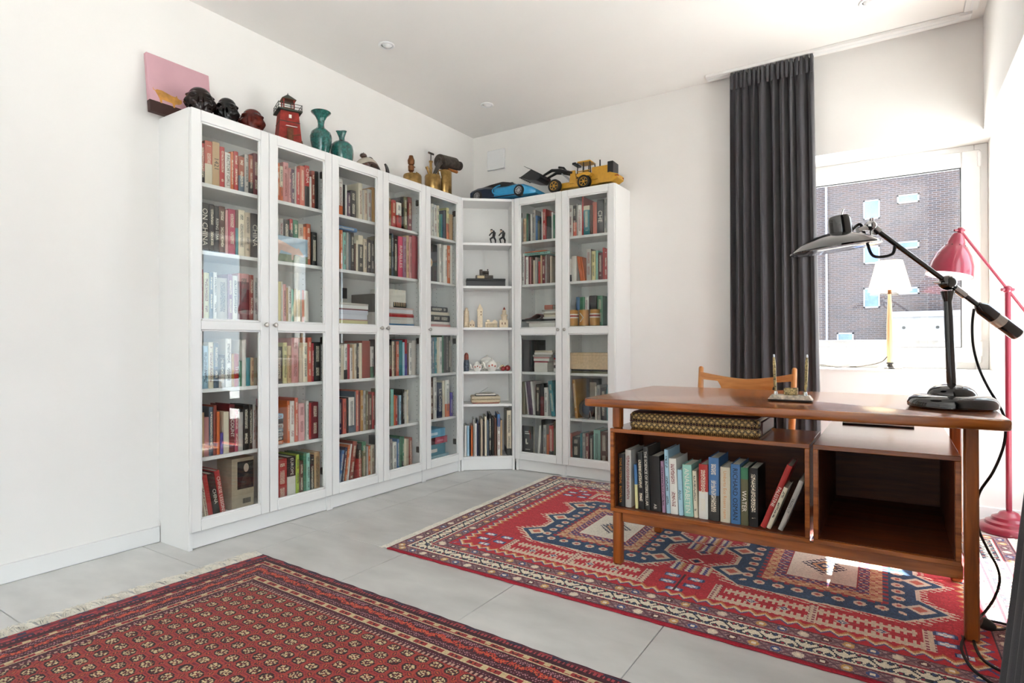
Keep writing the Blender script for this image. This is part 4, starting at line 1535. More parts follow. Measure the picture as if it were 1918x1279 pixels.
l.new(vo.outputs['Distance'], ra.inputs['Fac']); l.new(ra.outputs['Color'], b.inputs['Base Color']); b.inputs['Roughness'].default_value = .45
MT['brocade'] = m
MT['case'] = pmat('case_leather', '#4a2018', 0.4, var=0.2, scale=60)
def pillow(x0, x1, y0, y1, z0, z1, n=5):
    prof = [(.006, z0), (0, z0 + (z1 - z0) * .3), (0, z0 + (z1 - z0) * .7), (.006, z1)]
    m = MB(); rings = []
    for ins, z in prof:
        ring = []
        r = .03
        for (cx, cy, a0) in ((x1 - r, y1 - r, 0), (x0 + r, y1 - r, 90), (x0 + r, y0 + r, 180), (x1 - r, y0 + r, 270)):
            for k in range(n + 1):
                a = math.radians(a0 + 90 * k / n); ring.append((cx + (r - ins) * math.cos(a), cy + (r - ins) * math.sin(a), z))
        rings.append(ring)
    k = len(rings[0]); v = [p for r in rings for p in r]; f = []
    for i in range(len(rings) - 1):
        for j in range(k): j2 = (j + 1) % k; f.append((i * k + j, i * k + j2, (i + 1) * k + j2, (i + 1) * k + j))
    f.append(tuple(range(k))[::-1]); f.append(tuple(range((len(rings) - 1) * k, len(rings) * k)))
    return m.add(v, f)
pillow(0, .52, 0, .31, 0, .031).build('lower_half', MT['brocade'], cs)
pillow(.002, .518, .002, .308, .0335, .066).build('upper_half', MT['brocade'], cs)
pillow(.01, .51, .012, .30, .0655, .070).build('lid', MT['case'], cs)
MB().box(.005, .515, .006, .306, .0305, .034).build('zip_seam', MT['case'], cs)
for x in (0.0, .518): MB().box(x - .004, x + .006, .03, .28, .008, .058, .003).build('end_flap', MT['case'], cs)
tb = thing('tablet_folder', 'thin dark folder lying on the right box under the desk top', 'folder', (2.76, -1.02, .5825))
MB().box(0, .26, 0, .09, 0, .006, .001).build('cover', MT['blackm'], tb)
MB().box(.004, .256, .003, .088, .006, .008).build('sheet', MT['paper'], tb)

# pen stand
ps = thing('pen_stand', 'marble and gilt pen stand with two upright pens on the desk', 'pen stand', (2.612, -1.455, ZD), math.radians(2))
MT['marble'] = pmat('patterned_stone', '#cfc6b4', 0.3, var=0.5, scale=60)
MT['giltdot'] = pmat('gilt_speckle', '#a08c60', 0.3, 0.5, var=0.8, scale=140)
MB().box(-.078, .078, -.032, .032, .004, .010, .001).build('foot', MT['blackm'], ps)
m = MB().prism([(-.078, .010), (.078, .010), (.066, .026), (-.066, .026)], 1, -.032, .032); m.build('base', MT['marble'], ps)
MB().box(-.022, .026, -.010, .012, .026, .054, .002).build('card_block', MT['giltdot'], ps)
for x, s in ((-.053, -1), (.052, 1)):
    sk = MB().lathe([(.007, .026), (.007, .036), (.004, .04)], 12, c=(x, 0, 0)).build('pen_holder', MT['chrome'], ps)
    p = MB().tube([(x, 0, .038), (x + s * .002, 0, .06), (x + s * .005, .0, .15), (x + s * .006, 0, .176)], [.0035, .0055, .006, .0035], 12).build('pen', MT['giltdot'], ps)
    MB().tube([(x + s * .006, 0, .172), (x + s * .0065, 0, .184)], [.004, .003], 10).build('pen_cap', MT['chrome'], p)

# ------------------------------------------------------------ black desk lamp
RX = Vector((math.cos(YAW), -math.sin(YAW), 0))          # direction of the swing arm
lm = thing('desk_lamp', 'glossy black enamel desk lamp with swing arm standing on the desk', 'desk lamp', (3.12, -1.40, ZD))
MB().lathe([(.0, 0), (.124, 0), (.131, .006), (.132, .018), (.126, .032), (.110, .043), (.090, .047), (.072, .048)], 48).lathe([(.072, .046), (.071, .052), (.064, .064), (.050, .075), (.030, .081), (.018, .083)], 40).build('base', MT['black'], lm)
pv = Vector((-.012 * RX.x, -.012 * RX.y, .438))
MB().tube([(0, 0, .07), (0, 0, .09), pv - Vector((0, 0, .06))], [.010, .015, .0125], 16).build('column', MT['black'], lm)
MB().tube([pv - Vector((0, 0, .066)), pv - Vector((0, 0, .03))], [.013, .022], 14).build('column_head', MT['black'], lm)
jn = MB().ell(tuple(pv), (.028, .028, .026), 18, 12).build('joint', MT['black'], lm)
MB().tube([pv - RX * .05, pv - RX * .028], [.003, .006], 8).build('joint_lever', MT['chrome'], jn)
ad = Vector((-RX.x * .245, -RX.y * .245, .183)).normalized()
a1 = pv + ad * .30; a0 = pv - ad * .135
MB().tube([a0, a1], .0085, 12).build('arm', MT['black'], lm)
MB().tube([pv - ad * .03, pv - ad * .075], .013, 14).build('arm_clamp', MT['chrome'], lm)
cw0, cw1 = pv - ad * .15, pv - ad * .30
c = MB().tube([cw0 + ad * .02, cw0, cw1], [.012, .023, .023], 20).build('counterweight', MT['black'], lm)
MB().tube([cw1, cw1 - ad * .004], .021, 20).build('weight_cap', MT['chrome'], c)
MB().tube([cw0 - ad * .05, cw0 - ad * .085], .0236, 20).build('weight_band', MT['brushed'], c)
hd = pv + Vector((-RX.x * .335, -RX.y * .335, .185))
k = MB().tube([a1, a1 + ad * .02], .014, 14); k.ell(tuple(a1 + ad * .035), (.02, .02, .018), 14, 10); k.tube([a1 + ad * .035 + RX * .01 + Vector((0, 0, .0)), hd + RX * .02], .010, 10)
k.tube([a1 + ad * .03 - Vector((0, 0, .03)), a1 + ad * .03 + Vector((0, 0, .03))], .007, 10)
k.build('head_joint', MT['chrome'], lm)
tilt = Matrix.Rotation(math.radians(-7), 3, Vector((-RX.y, RX.x, 0)))
sc_ = hd + Vector((-RX.x * .060, -RX.y * .060, -.068))
prof = [(.142, .0), (.144, .001), (.143, .006), (.120, .024), (.090, .040), (.060, .050), (.034, .056), (.034, .054), (.060, .047), (.089, .036), (.118, .020), (.140, .0025), (.142, .0)]
sh = MB().lathe(prof, 48, c=tuple(sc_), mat=tilt).build('shade', MT['black'], lm)
cp = [(.036, .045), (.037, .062), (.036, .105), (.031, .118), (.0, .120)]
ct = sc_ + RX * .035
MB().lathe(cp, 24, c=tuple(sc_ + RX * .03 + Vector((0, 0, .0))), mat=tilt).build('lamp_cap', MT['black'], lm)
tp = sc_ + RX * .022 + Vector((0, 0, .118))
MB().tube([tp, tp + Vector((.008, 0, .024))], .0025, 8).build('switch', MT['chrome'], lm)
MB().tube(smooth_pts([hd + Vector((0, 0, .0)) + RX * .0, hd + RX * .03 + Vector((0, 0, .02)), hd + RX * .05 + Vector((0, 0, -.03)), hd + RX * .075 + Vector((0, 0, -.09)), hd + RX * .14 + Vector((0, 0, -.085)), a1 - ad * .07]), .005, 8).build('head_cable', MT['rubber'], lm)
B0 = Vector((3.12, -1.40, ZD))
cab = [(3.187, -1.36, 1.056), (3.183, -1.345, 1.0), (3.187, -1.33, .925), (3.202, -1.33, .85), (3.225, -1.335, .785), (3.25, -1.36, .728), (3.262, -1.39, .69), (3.264, -1.41, .64), (3.255, -1.42, .58), (3.229, -1.42, .50), (3.195, -1.42, .432), (3.186, -1.42, .376), (3.19, -1.42, .304), (3.215, -1.42, .236), (3.239, -1.42, .183), (3.245, -1.42, .135), (3.23, -1.425, .078), (3.206, -1.44, .036), (3.182, -1.48, .016), (3.158, -1.60, .016), (3.155, -1.72, .016), (3.17, -1.80, .016), (3.22, -1.86, .015), (3.24, -1.94, .014), (3.19, -1.94, .014), (3.14, -1.875, .014), (3.122, -1.80, .014), (3.119, -1.72, .014), (3.134, -1.645, .016), (3.161, -1.553, .022), (3.195, -1.50, .024), (3.225, -1.485, .022), (3.265, -1.49, .020), (3.24, -1.54, .024), (3.215, -1.565, .026)]
MB().tube(smooth_pts([Vector(p) - B0 for p in cab], 5), .0042, 8).build('power_cord', MT['rubber'], lm)
pg = MB().lathe([(.008, 0), (.013, .006), (.018, .02), (.019, .034), (.017, .038)], 16, mat=Matrix.Rotation(math.radians(-70), 3, 'Y') @ Matrix.Rotation(0, 3, 'Z'), c=tuple(Vector((3.218, -1.563, .029)) - B0))
pg.build('plug', MT['rubber'], lm)

# ------------------------------------------------------------ chair
ch = thing('desk_chair', 'honey-coloured wooden chair with a curved top rail behind the desk', 'chair', (2.275, -0.66, 0), math.radians(1.5))
for s in (-1, 1):
    MB().tube([(s * .215, .14, ZB + .004), (s * .222, .06, .25), (s * .228, .02, .44), (s * .236, .05, .62), (s * .240, .085, .80), (s * .240, .087, .806)], [.012, .016, .018, .017, .013, .009], 14).build('back_leg', MT['oak_z'], ch)
    MB().tube([(s * .225, -.40, ZB + .002), (s * .218, -.37, .25), (s * .212, -.36, .43)], [.011, .015, .017], 14).build('front_leg', MT['oak_z'], ch)
    MB().tube([(s * .225, .03, .405), (s * .214, -.36, .405)], .014, 10).build('side_rail', MT['oak'], ch)
MB().tube([(-.214, -.36, .405), (.214, -.36, .405)], .014, 10).build('seat_rail', MT['oak'], ch)
MB().tube([(-.225, .03, .405), (.225, .03, .405)], .014, 10).build('seat_rail', MT['oak'], ch)
MB().box(-.235, .235, -.39, .06, .422, .462, .014).build('seat', pmat('dark_seat_cloth', '#2c2a29', 0.9, var=0.15, scale=200), ch)
# shaped top rail: wide in the middle, narrowing to the posts
v = []; f = []; N = 32
for i in range(N + 1):
    x = -.238 + .476 * i / N
    q = abs(x) / .238
    zt = .742 + .036 * q ** 1.6
    lowmid = .60
    sm = min(1, max(0, (q - .42) / .2)); sm = sm * sm * (3 - 2 * sm)
    zb = lowmid * (1 - sm) + (.712 + .026 * q) * sm
    yc = .068 + .035 * (1 - q * q) * 1.0
    for dy in (-.009, .009):
        v.append((x, yc + dy, zb)); v.append((x, yc + dy, zt))
for i in range(N):
    a, b_ = i * 4, (i + 1) * 4
    f += [(a, b_, b_ + 1, a + 1), (a + 2, a + 3, b_ + 3, b_ + 2), (a + 1, b_ + 1, b_ + 3, a + 3), (a, a + 2, b_ + 2, b_)]
f += [(0, 1, 3, 2), (N * 4, N * 4 + 2, N * 4 + 3, N * 4 + 1)]
MB().add(v, f).build('top_rail', MT['oak'], ch)

# ------------------------------------------------------------ red floor lamp
rl = thing('floor_lamp', 'red enamel floor lamp with bell shade in the window corner', 'floor lamp', (3.425, -0.185, 0))
MB().lathe([(0, 0), (.122, 0), (.128, .008), (.127, .022), (.118, .034), (.098, .040), (.094, .052), (.074, .060), (.068, .074), (.045, .084), (.036, .098), (.022, .104), (.015, .106)], 44).build('base', MT['red'], rl)
MB().tube([(0, 0, .10), (0, 0, 1.20)], .0125, 14).build('pole', MT['red'], rl)
R2 = RX
pvt = Vector((0, 0, 1.20))
ad2 = Vector((-RX.x * .225, -RX.y * .225, .285)).normalized()
jn = MB().ell(tuple(pvt), (.02, .02, .02), 14, 10).tube([pvt - RX * .03, pvt + RX * .03], .008, 10).build('pole_joint', MT['red'], rl)
e1_ = pvt + ad2 * .375
MB().tube([pvt - ad2 * .24, e1_], .0065, 10).build('arm', MT['red'], rl)
MB().tube([pvt - ad2 * .24, pvt - ad2 * .31], .018, 14).build('counterweight', MT['red'], rl)
MB().ell(tuple(e1_), (.016, .016, .016), 12, 8).tube([e1_ - RX * .03, e1_ + RX * .02], .006, 8).build('arm_joint', MT['red'], rl)
stl = Matrix.Rotation(math.radians(12), 3, Vector((-RX.y, RX.x, 0)))
top = e1_ + Vector((-RX.x * .012, -RX.y * .012, -.012))
prof = [(.0, -.0), (.018, -.004), (.030, -.022), (.038, -.05), (.040, -.062), (.052, -.075), (.075, -.115), (.092, -.165), (.097, -.205), (.099, -.218), (.096, -.218), (.089, -.165), (.072, -.118), (.049, -.080), (.03, -.07), (0, -.068)]
sh = MB().lathe(prof, 40, c=tuple(top), mat=stl).build('shade', MT['red'], rl)
MB().lathe([(.0955, -.217), (.0885, -.166), (.0715, -.12), (.049, -.0835), (.01, -.075), (.01, -.0755), (.0488, -.0842), (.0712, -.1205), (.0882, -.1662), (.0952, -.2172)], 40, c=tuple(top), mat=stl).build('shade_lining', MT['whitep'], sh)
bc = Vector(top) + stl @ Vector((0, 0, -.165))
MB().ell(tuple(bc), (.036, .036, .040), 20, 14).build('bulb', MT['ceramic'], rl)
MB().tube([bc + stl @ Vector((0, 0, .03)), bc + stl @ Vector((0, 0, .10))], .018, 12).build('bulb_socket', MT['whitep'], rl)
for k in range(10):
    a = 2 * math.pi * k / 10
    p = Vector(top) + stl @ Vector((.0485 * math.cos(a), .0485 * math.sin(a), -.071))
    MB().ell(tuple(p), (.0028, .0028, .0028), 8, 6).build('vent_hole', MT['blackm'], sh)

# ------------------------------------------------------------ wooden lamp on the sill
sl = thing('table_lamp', 'turned wooden table lamp with cream conical shade on the window sill', 'table lamp', (2.931, .115, WZ0))
MB().lathe([(0, 0), (.064, 0), (.066, .004), (.050, .010), (.022, .014), (.012, .018), (.012, .03)], 36).build('base', MT['iron'], sl)
MB().lathe([(.012, .028), (.0175, .029), (.0175, .036), (.013, .038)], 20).build('collar', MT['blackm'], sl)
MB().lathe([(.0145, .037), (.0165, .12), (.0155, .25), (.0115, .37), (.0085, .43), (.0085, .435)], 20).build('stem', MT['lampwood'], sl)
MB().lathe([(.0085, .435), (.0105, .44), (.010, .462), (.006, .465)], 16).build('lamp_holder', MT['copper'], sl)
sh = [(.109, .452), (.066, .628)]
m = MB(); n_ = 72; v = []
for (r, z) in sh + [(r - .0012, z) for r, z in sh[::-1]]:
    for k in range(n_):
        rr = r * (1 + .006 * (k % 2)); a = 2 * math.pi * k / n_
        v.append((rr * math.cos(a), rr * math.sin(a), z))
f = []
for i in range(4):
    for k in range(n_):
        k2 = (k + 1) % n_; i2 = (i + 1) % 4
        f.append((i * n_ + k, i * n_ + k2, i2 * n_ + k2, i2 * n_ + k))
m.add(v, f).build('shade', MT['shade'], sl)
MB().ell((0, 0, .52), (.028, .028, .04), 16, 10).tube([(0, 0, .46), (0, 0, .49)], .013, 10).build('bulb', MT['ceramic'], sl)
MB().tube(smooth_pts([(-.014, -.005, .07), (-.035, -.02, .045), (-.075, -.04, .028), (-.13, -.05, .016), (-.185, -.045, .0075), (-.25, -.03, .004), (-.31, -.01, .010), (-.36, 0.0, .016), (-.42, .02, .012)]), .003, 8).build('cord', MT['iron'], sl)
MB().tube([(-.165, -.049, .010), (-.20, -.043, .0085)], [.007, .006], 10).build('cord_switch', MT['iron'], sl)

# ------------------------------------------------------------ things on top of the bookcases
ZT = 2.0205
# pig painting leaning on the wall
pt = thing('painting', 'pink canvas painting of a small golden pig leaning on the wall', 'painting', (0.062, -2.425, ZT))
tl = Matrix.Rotation(math.radians(-8), 3, 'Y')
PW, PH = .30, .285
def onp(y, z, x): return tuple(tl @ Vector((x, y, z)))
MT['canvas'] = pmat('pink_canvas', '#d3a6ae', 0.8, var=0.07, scale=5, bump=0.1, bscale=700)
MT['canvasd'] = pmat('dark_brown_paint', '#3d2520', 0.7, var=0.15, scale=12)
MB().box(-.012, .012, -PW / 2 - .02, PW / 2 - .02, .055, PH, .002).xform(tl.to_4x4()).build('canvas', MT['canvas'], pt)
MB().box(-.0121, .0126, -PW / 2 - .02, PW / 2 - .02, .0, .0548, .001).xform(tl.to_4x4()).build('painted_ground', MT['canvasd'], pt)
MT['pig'] = pmat('golden_pig_paint', '#cf9447', 0.6, var=0.35, scale=22)
pigo = [(-.112, .112), (-.10, .122), (-.07, .125), (-.04, .118), (-.01, .112), (.012, .112), (.020, .124), (.024, .110), (.036, .104), (.048, .106), (.052, .094), (.046, .082), (.030, .072), (.014, .070), (.004, .062), (.004, .046), (-.006, .046), (-.010, .068), (-.045, .070), (-.072, .072), (-.074, .050), (-.084, .050), (-.088, .074), (-.098, .090)]
m = MB(); m.prism([(y * .76 - .058, (z - .046) * .85 + .049) for y, z in pigo], 0, .0128, .0134); m.xform(tl.to_4x4()); m.build('painted_pig', MT['pig'], pt)
m = MB().tube([Vector((.0133, -.142, .105)), Vector((.0133, -.149, .109)), Vector((.0133, -.151, .116))], .0014, 5); m.xform(tl.to_4x4()); m.build('painted_tail', MT['pig'], pt)

# carved heads with faces all round
def head(name, loc, r, h, mat, label, rot):
    nu, nv = 88, 52
    v = []; f = []
    def gauss(a, b, sa, sb): return math.exp(-(a / sa) ** 2 - (b / sb) ** 2)
    for i in range(nv + 1):
        th = math.pi * i / nv
        zz = -math.cos(th)
        for k in range(nu):
            ph = 2 * math.pi * k / nu
            a = (ph * 3 / (2 * math.pi) + .5) % 1 - .5       # three faces
            a *= 2 * math.pi / 3
            z = zz
            q = 1.0
            q += .17 * gauss(a, z - .02, .17, .26)                      # nose
            q += .08 * gauss(abs(a) - .12, z + .08, .10, .10)           # nostrils
            q += .13 * gauss(abs(a) - .46, z + .06, .26, .24)           # cheeks
            q += .11 * gauss(abs(a) - .40, z - .44, .30, .085)          # brows
            q -= .12 * gauss(abs(a) - .40, z - .25, .17, .085)          # eyes
            q += .05 * gauss(abs(a) - .40, z - .25, .08, .04)
            q -= .13 * gauss(a, z + .36, .36, .075)                     # mouth
            q += .07 * gauss(a, z + .25, .28, .06) + .06 * gauss(a, z + .48, .22, .06)
            q += .08 * gauss(a, z + .72, .26, .16)                      # chin
            q += .12 * gauss(abs(a) - 1.0, z - .05, .10, .30)           # ears between the faces
            q -= .06 * gauss(abs(a) - .88, z - .05, .05, .30)
            q -= .03 * gauss(a, z - .62, .7, .03)
            q = 1 + (q - 1) * 1.75
            st = max(0.0, math.sin(th)) ** .72
            x = r * st * math.cos(ph) * q; y = r * st * math.sin(ph) * q
            v.append((x, y, h * .5 + zz * h * .5))
    for i in range(nv):
        for k in range(nu):
            k2 = (k + 1) % nu; f.append((i * nu + k, i * nu + k2, (i + 1) * nu + k2, (i + 1) * nu + k))
    o = MB().add(v, f).build(name, mat, ang=80)
    o.location = loc; o.rotation_euler = (0, 0, rot)
    tag(o, label, 'carving', 'carved heads on the bookcase')
MT['ebony'] = pmat('ebony_polish', '#1d100c', 0.22, var=0.5, scale=18, spec=.3)
MT['ebony2'] = pmat('black_wood_polish', '#0c0c0b', 0.2, var=0.3, scale=18, spec=.3)
MT['redwood'] = pmat('redwood_polish', '#571a12', 0.2, var=0.55, scale=16, spec=.3)
head('carved_head', (.155, -2.408, ZT), .058, .150, MT['ebony'], 'largest dark brown carved wooden head in front of the pig painting', .6)
head('carved_head', (.150, -2.268, ZT), .050, .150, MT['ebony2'], 'black carved wooden head between the brown and the red one', .3)
head('carved_head', (.155, -2.132, ZT), .054, .138, MT['redwood'], 'small reddish carved wooden head nearest the lighthouse', .15)

# lighthouse
lh = thing('model_lighthouse', 'rustic red model lighthouse with a railed gallery and lantern', 'model', (.155, -1.918, ZT), math.radians(-24))
MT['lred'] = pmat('weathered_red_paint', '#8f2a20', 0.7, var=0.3, scale=40, bump=0.2)
MT['ltrim'] = pmat('weathered_dark_green', '#3a4138', 0.7, var=0.35, scale=40)
MT['lbrown'] = pmat('weathered_brown', '#6b4026', 0.7, var=0.35, scale=40)
def taper(m, x0, x1, z0, z1):
    v = [(sx * x0, sy * x0, z0) for sx, sy in ((-1, -1), (1, -1), (1, 1), (-1, 1))] + [(sx * x1, sy * x1, z1) for sx, sy in ((-1, -1), (1, -1), (1, 1), (-1, 1))]
    return m.add(v, [(3, 2, 1, 0), (4, 5, 6, 7), (0, 1, 5, 4), (1, 2, 6, 5), (2, 3, 7, 6), (3, 0, 4, 7)])
taper(MB(), .061, .047, .018, .185).build('tower', MT['lred'], lh)
for sx in (-1, 1):
    for sy in (-1, 1):
        MB().tube([(sx * .062, sy * .062, 0), (sx * .060, sy * .060, .03)], .004, 6).build('stilt', MT['lbrown'], lh)
for s in (-1, 1):
    MB().box(-.065, .065, s * .062 - .003, s * .062 + .003, .008, .014).build('base_beam', MT['lbrown'], lh)
    MB().box(s * .062 - .003, s * .062 + .003, -.065, .065, .015, .021).build('base_beam', MT['lbrown'], lh)
MB().box(-.053, .053, -.053, .053, .125, .129).build('cornice', MT['ltrim'], lh)
MB().box(-.064, .064, -.064, .064, .186, .194, .001).build('gallery', MT['ltrim'], lh)
for z in (.208, .224):
    for s in (-1, 1):
        MB().tube([(-.061, s * .061, z), (.061, s * .061, z)], .0016, 6).build('rail_bar', MT['ltrim'], lh)
        MB().tube([(s * .061, -.061, z), (s * .061, .061, z)], .0016, 6).build('rail_bar', MT['ltrim'], lh)
for sx in (-1, 0, 1):
    for sy in (-1, 0, 1):
        if sx or sy: MB().tube([(sx * .061, sy * .061, .194), (sx * .061, sy * .061, .226)], .0018, 6).build('rail_post', MT['ltrim'], lh)
MB().box(-.030, .030, -.030, .030, .194, .212, .001).build('lantern_base', MT['lbrown'], lh)
for sx in (-1, 1):
    for sy in (-1, 1): MB().box(sx * .027 - .003, sx * .027 + .003, sy * .027 - .003, sy * .027 + .003, .212, .258).build('lantern_post', MT['lred'], lh)
MB().box(-.023, .023, -.023, .023, .212, .257).build('lantern_glass', MT['glass'], lh)
taper(MB(), .038, .003, .258, .292).build('roof', MT['ltrim'], lh)
MB().box(-.037, .037, -.037, .037, .2555, .2585).build('eaves', MT['lbrown'], lh)
MB().tube([(0, 0, .288), (0, 0, .302)], [.004, .001], 8).build('finial', MT['ltrim'], lh)
MB().box(.0475, .054, -.006, .008, .148, .166).build('window', MT['ceramic'], lh)
dd = MB().box(.053, .062, -.016, .016, .022, .092, .001).build('door', MT['lbrown'], lh)
MB().prism([(.052, .100), (.074, .096), (.074, .099), (.052, .104)], 1, -.024, .034).build('porch_roof', MT['ceramic'], lh)
MB().tube([(.063, -.005, .022), (.063, -.005, .07)], .013, 10).build('barrel', MT['lbrown'], lh)
MB().tube([(.060, -.03, .04), (.066, .05, .062)], .003, 6).build('brace', MT['lbrown'], lh)

# vases
def lathe_thing(name, label, cat, loc, prof, mat, n=40, inner=None, grp=None):
    o = MB().lathe(prof, n).build(name, mat, ang=60); o.location = loc
    tag(o, label, cat, grp)
    return o
lathe_thing('vase', 'tall green glazed vase with a long flared neck', 'vase', (.15, -1.69, ZT),
  [(0, 0), (.036, 0), (.040, .004), (.048, .045), (.059, .095), (.062, .125), (.055, .152), (.035, .170), (.021, .182), (.018, .20), (.021, .222), (.034, .247), (.053, .264), (.057, .270), (.054, .273), (.046, .266), (.030, .250), (.016, .226), (.013, .20), (.0, .19)], MT['glaze'], grp='green vases')
o = lathe_thing('vase', 'squat green glazed bottle vase with a pinched dark neck', 'vase', (.15, -1.535, ZT),
  [(0, 0), (.052, 0), (.058, .004), (.067, .05), (.069, .09), (.064, .118), (.045, .138), (.024, .146), (.017, .156), (.017, .168), (.026, .196), (.030, .204), (.027, .205), (.014, .170), (0, .165)], MT['glaze'], grp='green vases')
for v in o.data.vertices:                      # crimped lip
    if v.co.z > .155:
        a = math.atan2(v.co.y, v.co.x); k = 1 + .22 * math.cos(3 * a) * (v.co.z - .155) / .05
        v.co.x *= k; v.co.y *= k

# cream and brown figurine with a horn beside it
fg = thing('figurine', 'cream and brown glazed humpbacked figurine lying on the bookcase', 'figurine', (.15, -1.318, ZT))
MT['cglaze'] = pmat('cream_glaze', '#cfc5b2', 0.25, var=0.1, scale=20, coat=.5)
MT['bglaze'] = pmat('brown_glaze', '#3b2217', 0.15, var=0.5, scale=25, coat=.7)
def hump(z0, z1, sc, zlow):
    m = MB(); v = []; f = []; N, K = 26, 20
    for i in range(N + 1):
        t = i / N
        y = -.10 + .20 * t
        w = .056 * max(0.02, math.sin(math.pi * min(1, t * .93 + .07))) ** .55 * sc
        hgt = (.105 * math.sin(math.pi * (t * .80 + .14)) ** .9) * sc
        for k in range(K):
            a = 2 * math.pi * k / K
            x = w * math.cos(a); z = hgt * .5 + hgt * .5 * math.sin(a)
            v.append((x, y, min(max(z, z0 * hgt), z1 * hgt) + zlow))
    for i in range(N):
        for k in range(K):
            k2 = (k + 1) % K; f.append((i * K + k, (i + 1) * K + k, (i + 1) * K + k2, i * K + k2))
    f.append(tuple(range(K))); f.append(tuple(range(N * K, (N + 1) * K))[::-1])
    return m.add(v, f)
hump(0, .64, 1.0, 0).build('lower_body', MT['bglaze'], fg)
hump(.62, 1, .985, .0).build('back', MT['cglaze'], fg)
MB().ell((0, -.045, .105), (.022, .024, .016), 14, 8).tube([(0, -.05, .112), (.004, -.046, .126)], [.004, .001], 6).build('knob', MT['bglaze'], fg)
MB().ell((0, .012, .098), (.018, .022, .014), 14, 8).build('knob', MT['bglaze'], fg)
MB().tube([(0, .09, .03), (0, .108, .034), (0, .118, .03)], [.014, .007, .002], 8).build('snout', MT['copper'], fg)
hn = MB().tube(smooth_pts([(0, -.052, .006), (0, -.02, .008), (0, .008, .022), (.0, .014, .05), (.0, .006, .078), (.0, -.010, .098)]), [.004 + .012 * math.sin(math.pi * min(1, max(0, (i / 30))) * .62 + .35) * (1 - .75 * (i / 30) ** 2) for i in range(31)], 12).build('horn', pmat('dark_horn', '#2c2522', 0.3, var=0.35, scale=30, coat=.4))
hn.location = (.15, -1.165, ZT); tag(hn, 'small curved dark horn standing beside the cream figurine', 'horn')
zmin = min(v.co.z for v in hn.data.vertices)
for v in hn.data.vertices: v.co.z -= zmin

# brass torches
def torch_small():
    t = thing('brass_torch', 'small brass blowtorch with an upright burner between figurine and large blowlamps', 'blowtorch', (.15, -.912, ZT))
    MB().lathe([(0, 0), (.062, 0), (.064, .004), (.064, .082), (.058, .092), (.040, .098), (.012, .100)], 32, c=(0, 0, 0)).build('tank', MT['brass'], t)
    MB().lathe([(.012, .098), (.012, .110), (.020, .118), (.021, .150), (.015, .158), (.022, .166), (.024, .190), (.017, .206), (.013, .222), (.010, .222), (.008, .20)], 20, c=(0, -.012, 0)).build('burner', MT['copper'], t)
    MB().tube([(0, .044, .09), (.0, .052, .115)], [.009, .011], 12).tube([(0, .040, .118), (0, .066, .114)], .005, 8).build('filler_cap', MT['brass'], t)
    MB().tube([(0, .055, .10), (0.0, .075, .088)], .003, 8).tube([(0, .010, .150), (0, .026, .152)], .004, 8).build('valve', MT['copper'], t)
torch_small()
t = thing('blowlamp', 'brass blowlamp with a tall hand pump beside the dark burner', 'blowlamp', (.165, -.712, ZT))
MB().lathe([(0, 0), (.056, 0), (.059, .005), (.059, .122), (.054, .132), (.03, .136), (.008, .138)], 32).build('tank', MT['brass'], t)
MB().tube([(0, -.022, .13), (0, -.022, .225)], .010, 14).tube([(0, -.022, .222), (0, -.022, .232)], .0145, 14).tube([(0, -.022, .175), (0, -.022, .181)], .013, 14).build('pump_tube', MT['brass'], t)
MB().tube([(0, -.022, .23), (0, -.020, .285)], .0035, 8).build('pump_rod', MT['iron'], t)
MB().tube([(0, -.046, .287), (0, .006, .287)], .0075, 10).build('pump_handle', MT['iron'], t)
MB().tube([(0, -.040, .13), (0, -.062, .17)], .008, 10).tube([(0, -.060, .166), (0, -.068, .181)], .011, 10).build('filler', MT['brass'], t)
MB().tube([(.01, .0, .138), (.015, .020, .175), (.02, .045, .225), (.03, .052, .240)], [.010, .014, .018, .019], 14).tube([(.02, .03, .25), (.02, .075, .250)], .003, 6).build('burner', MT['iron'], t)
MB().tube([(.045, .02, .16), (.055, .025, .11)], [.008, .004], 8).build('valve_handle', MT['chrome'], t)
t = thing('blowlamp', 'brass blowlamp with a big sooty burner barrel pointing sideways', 'blowlamp', (.150, -.566, ZT))
MB().lathe([(0, 0), (.053, 0), (.056, .005), (.056, .190), (.050, .202), (.02, .207), (.008, .208)], 32).build('tank', MT['brass'], t)
MB().tube([(0, -.055, .262), (0, .118, .280)], .052, 24).tube([(0, .118, .280), (0, .14, .282), (0, .158, .284)], [.042, .036, .030], 20).tube([(0, .155, .284), (0, .185, .287)], .034, 20).build('burner_barrel', MT['iron'], t)
MB().tube([(0, .0, .205), (0, .0, .235)], .014, 12).build('burner_neck', MT['copper'], t)
MB().tube([(.02, .02, .219), (.02, .125, .224)], [.010, .0125], 12).build('handle', pmat('turned_handle', '#a5642c', 0.4, var=0.2), t)
MB().tube([(0, -.06, .262), (0, -.075, .26)], .03, 16).build('rear_plate', MT['iron'], t)

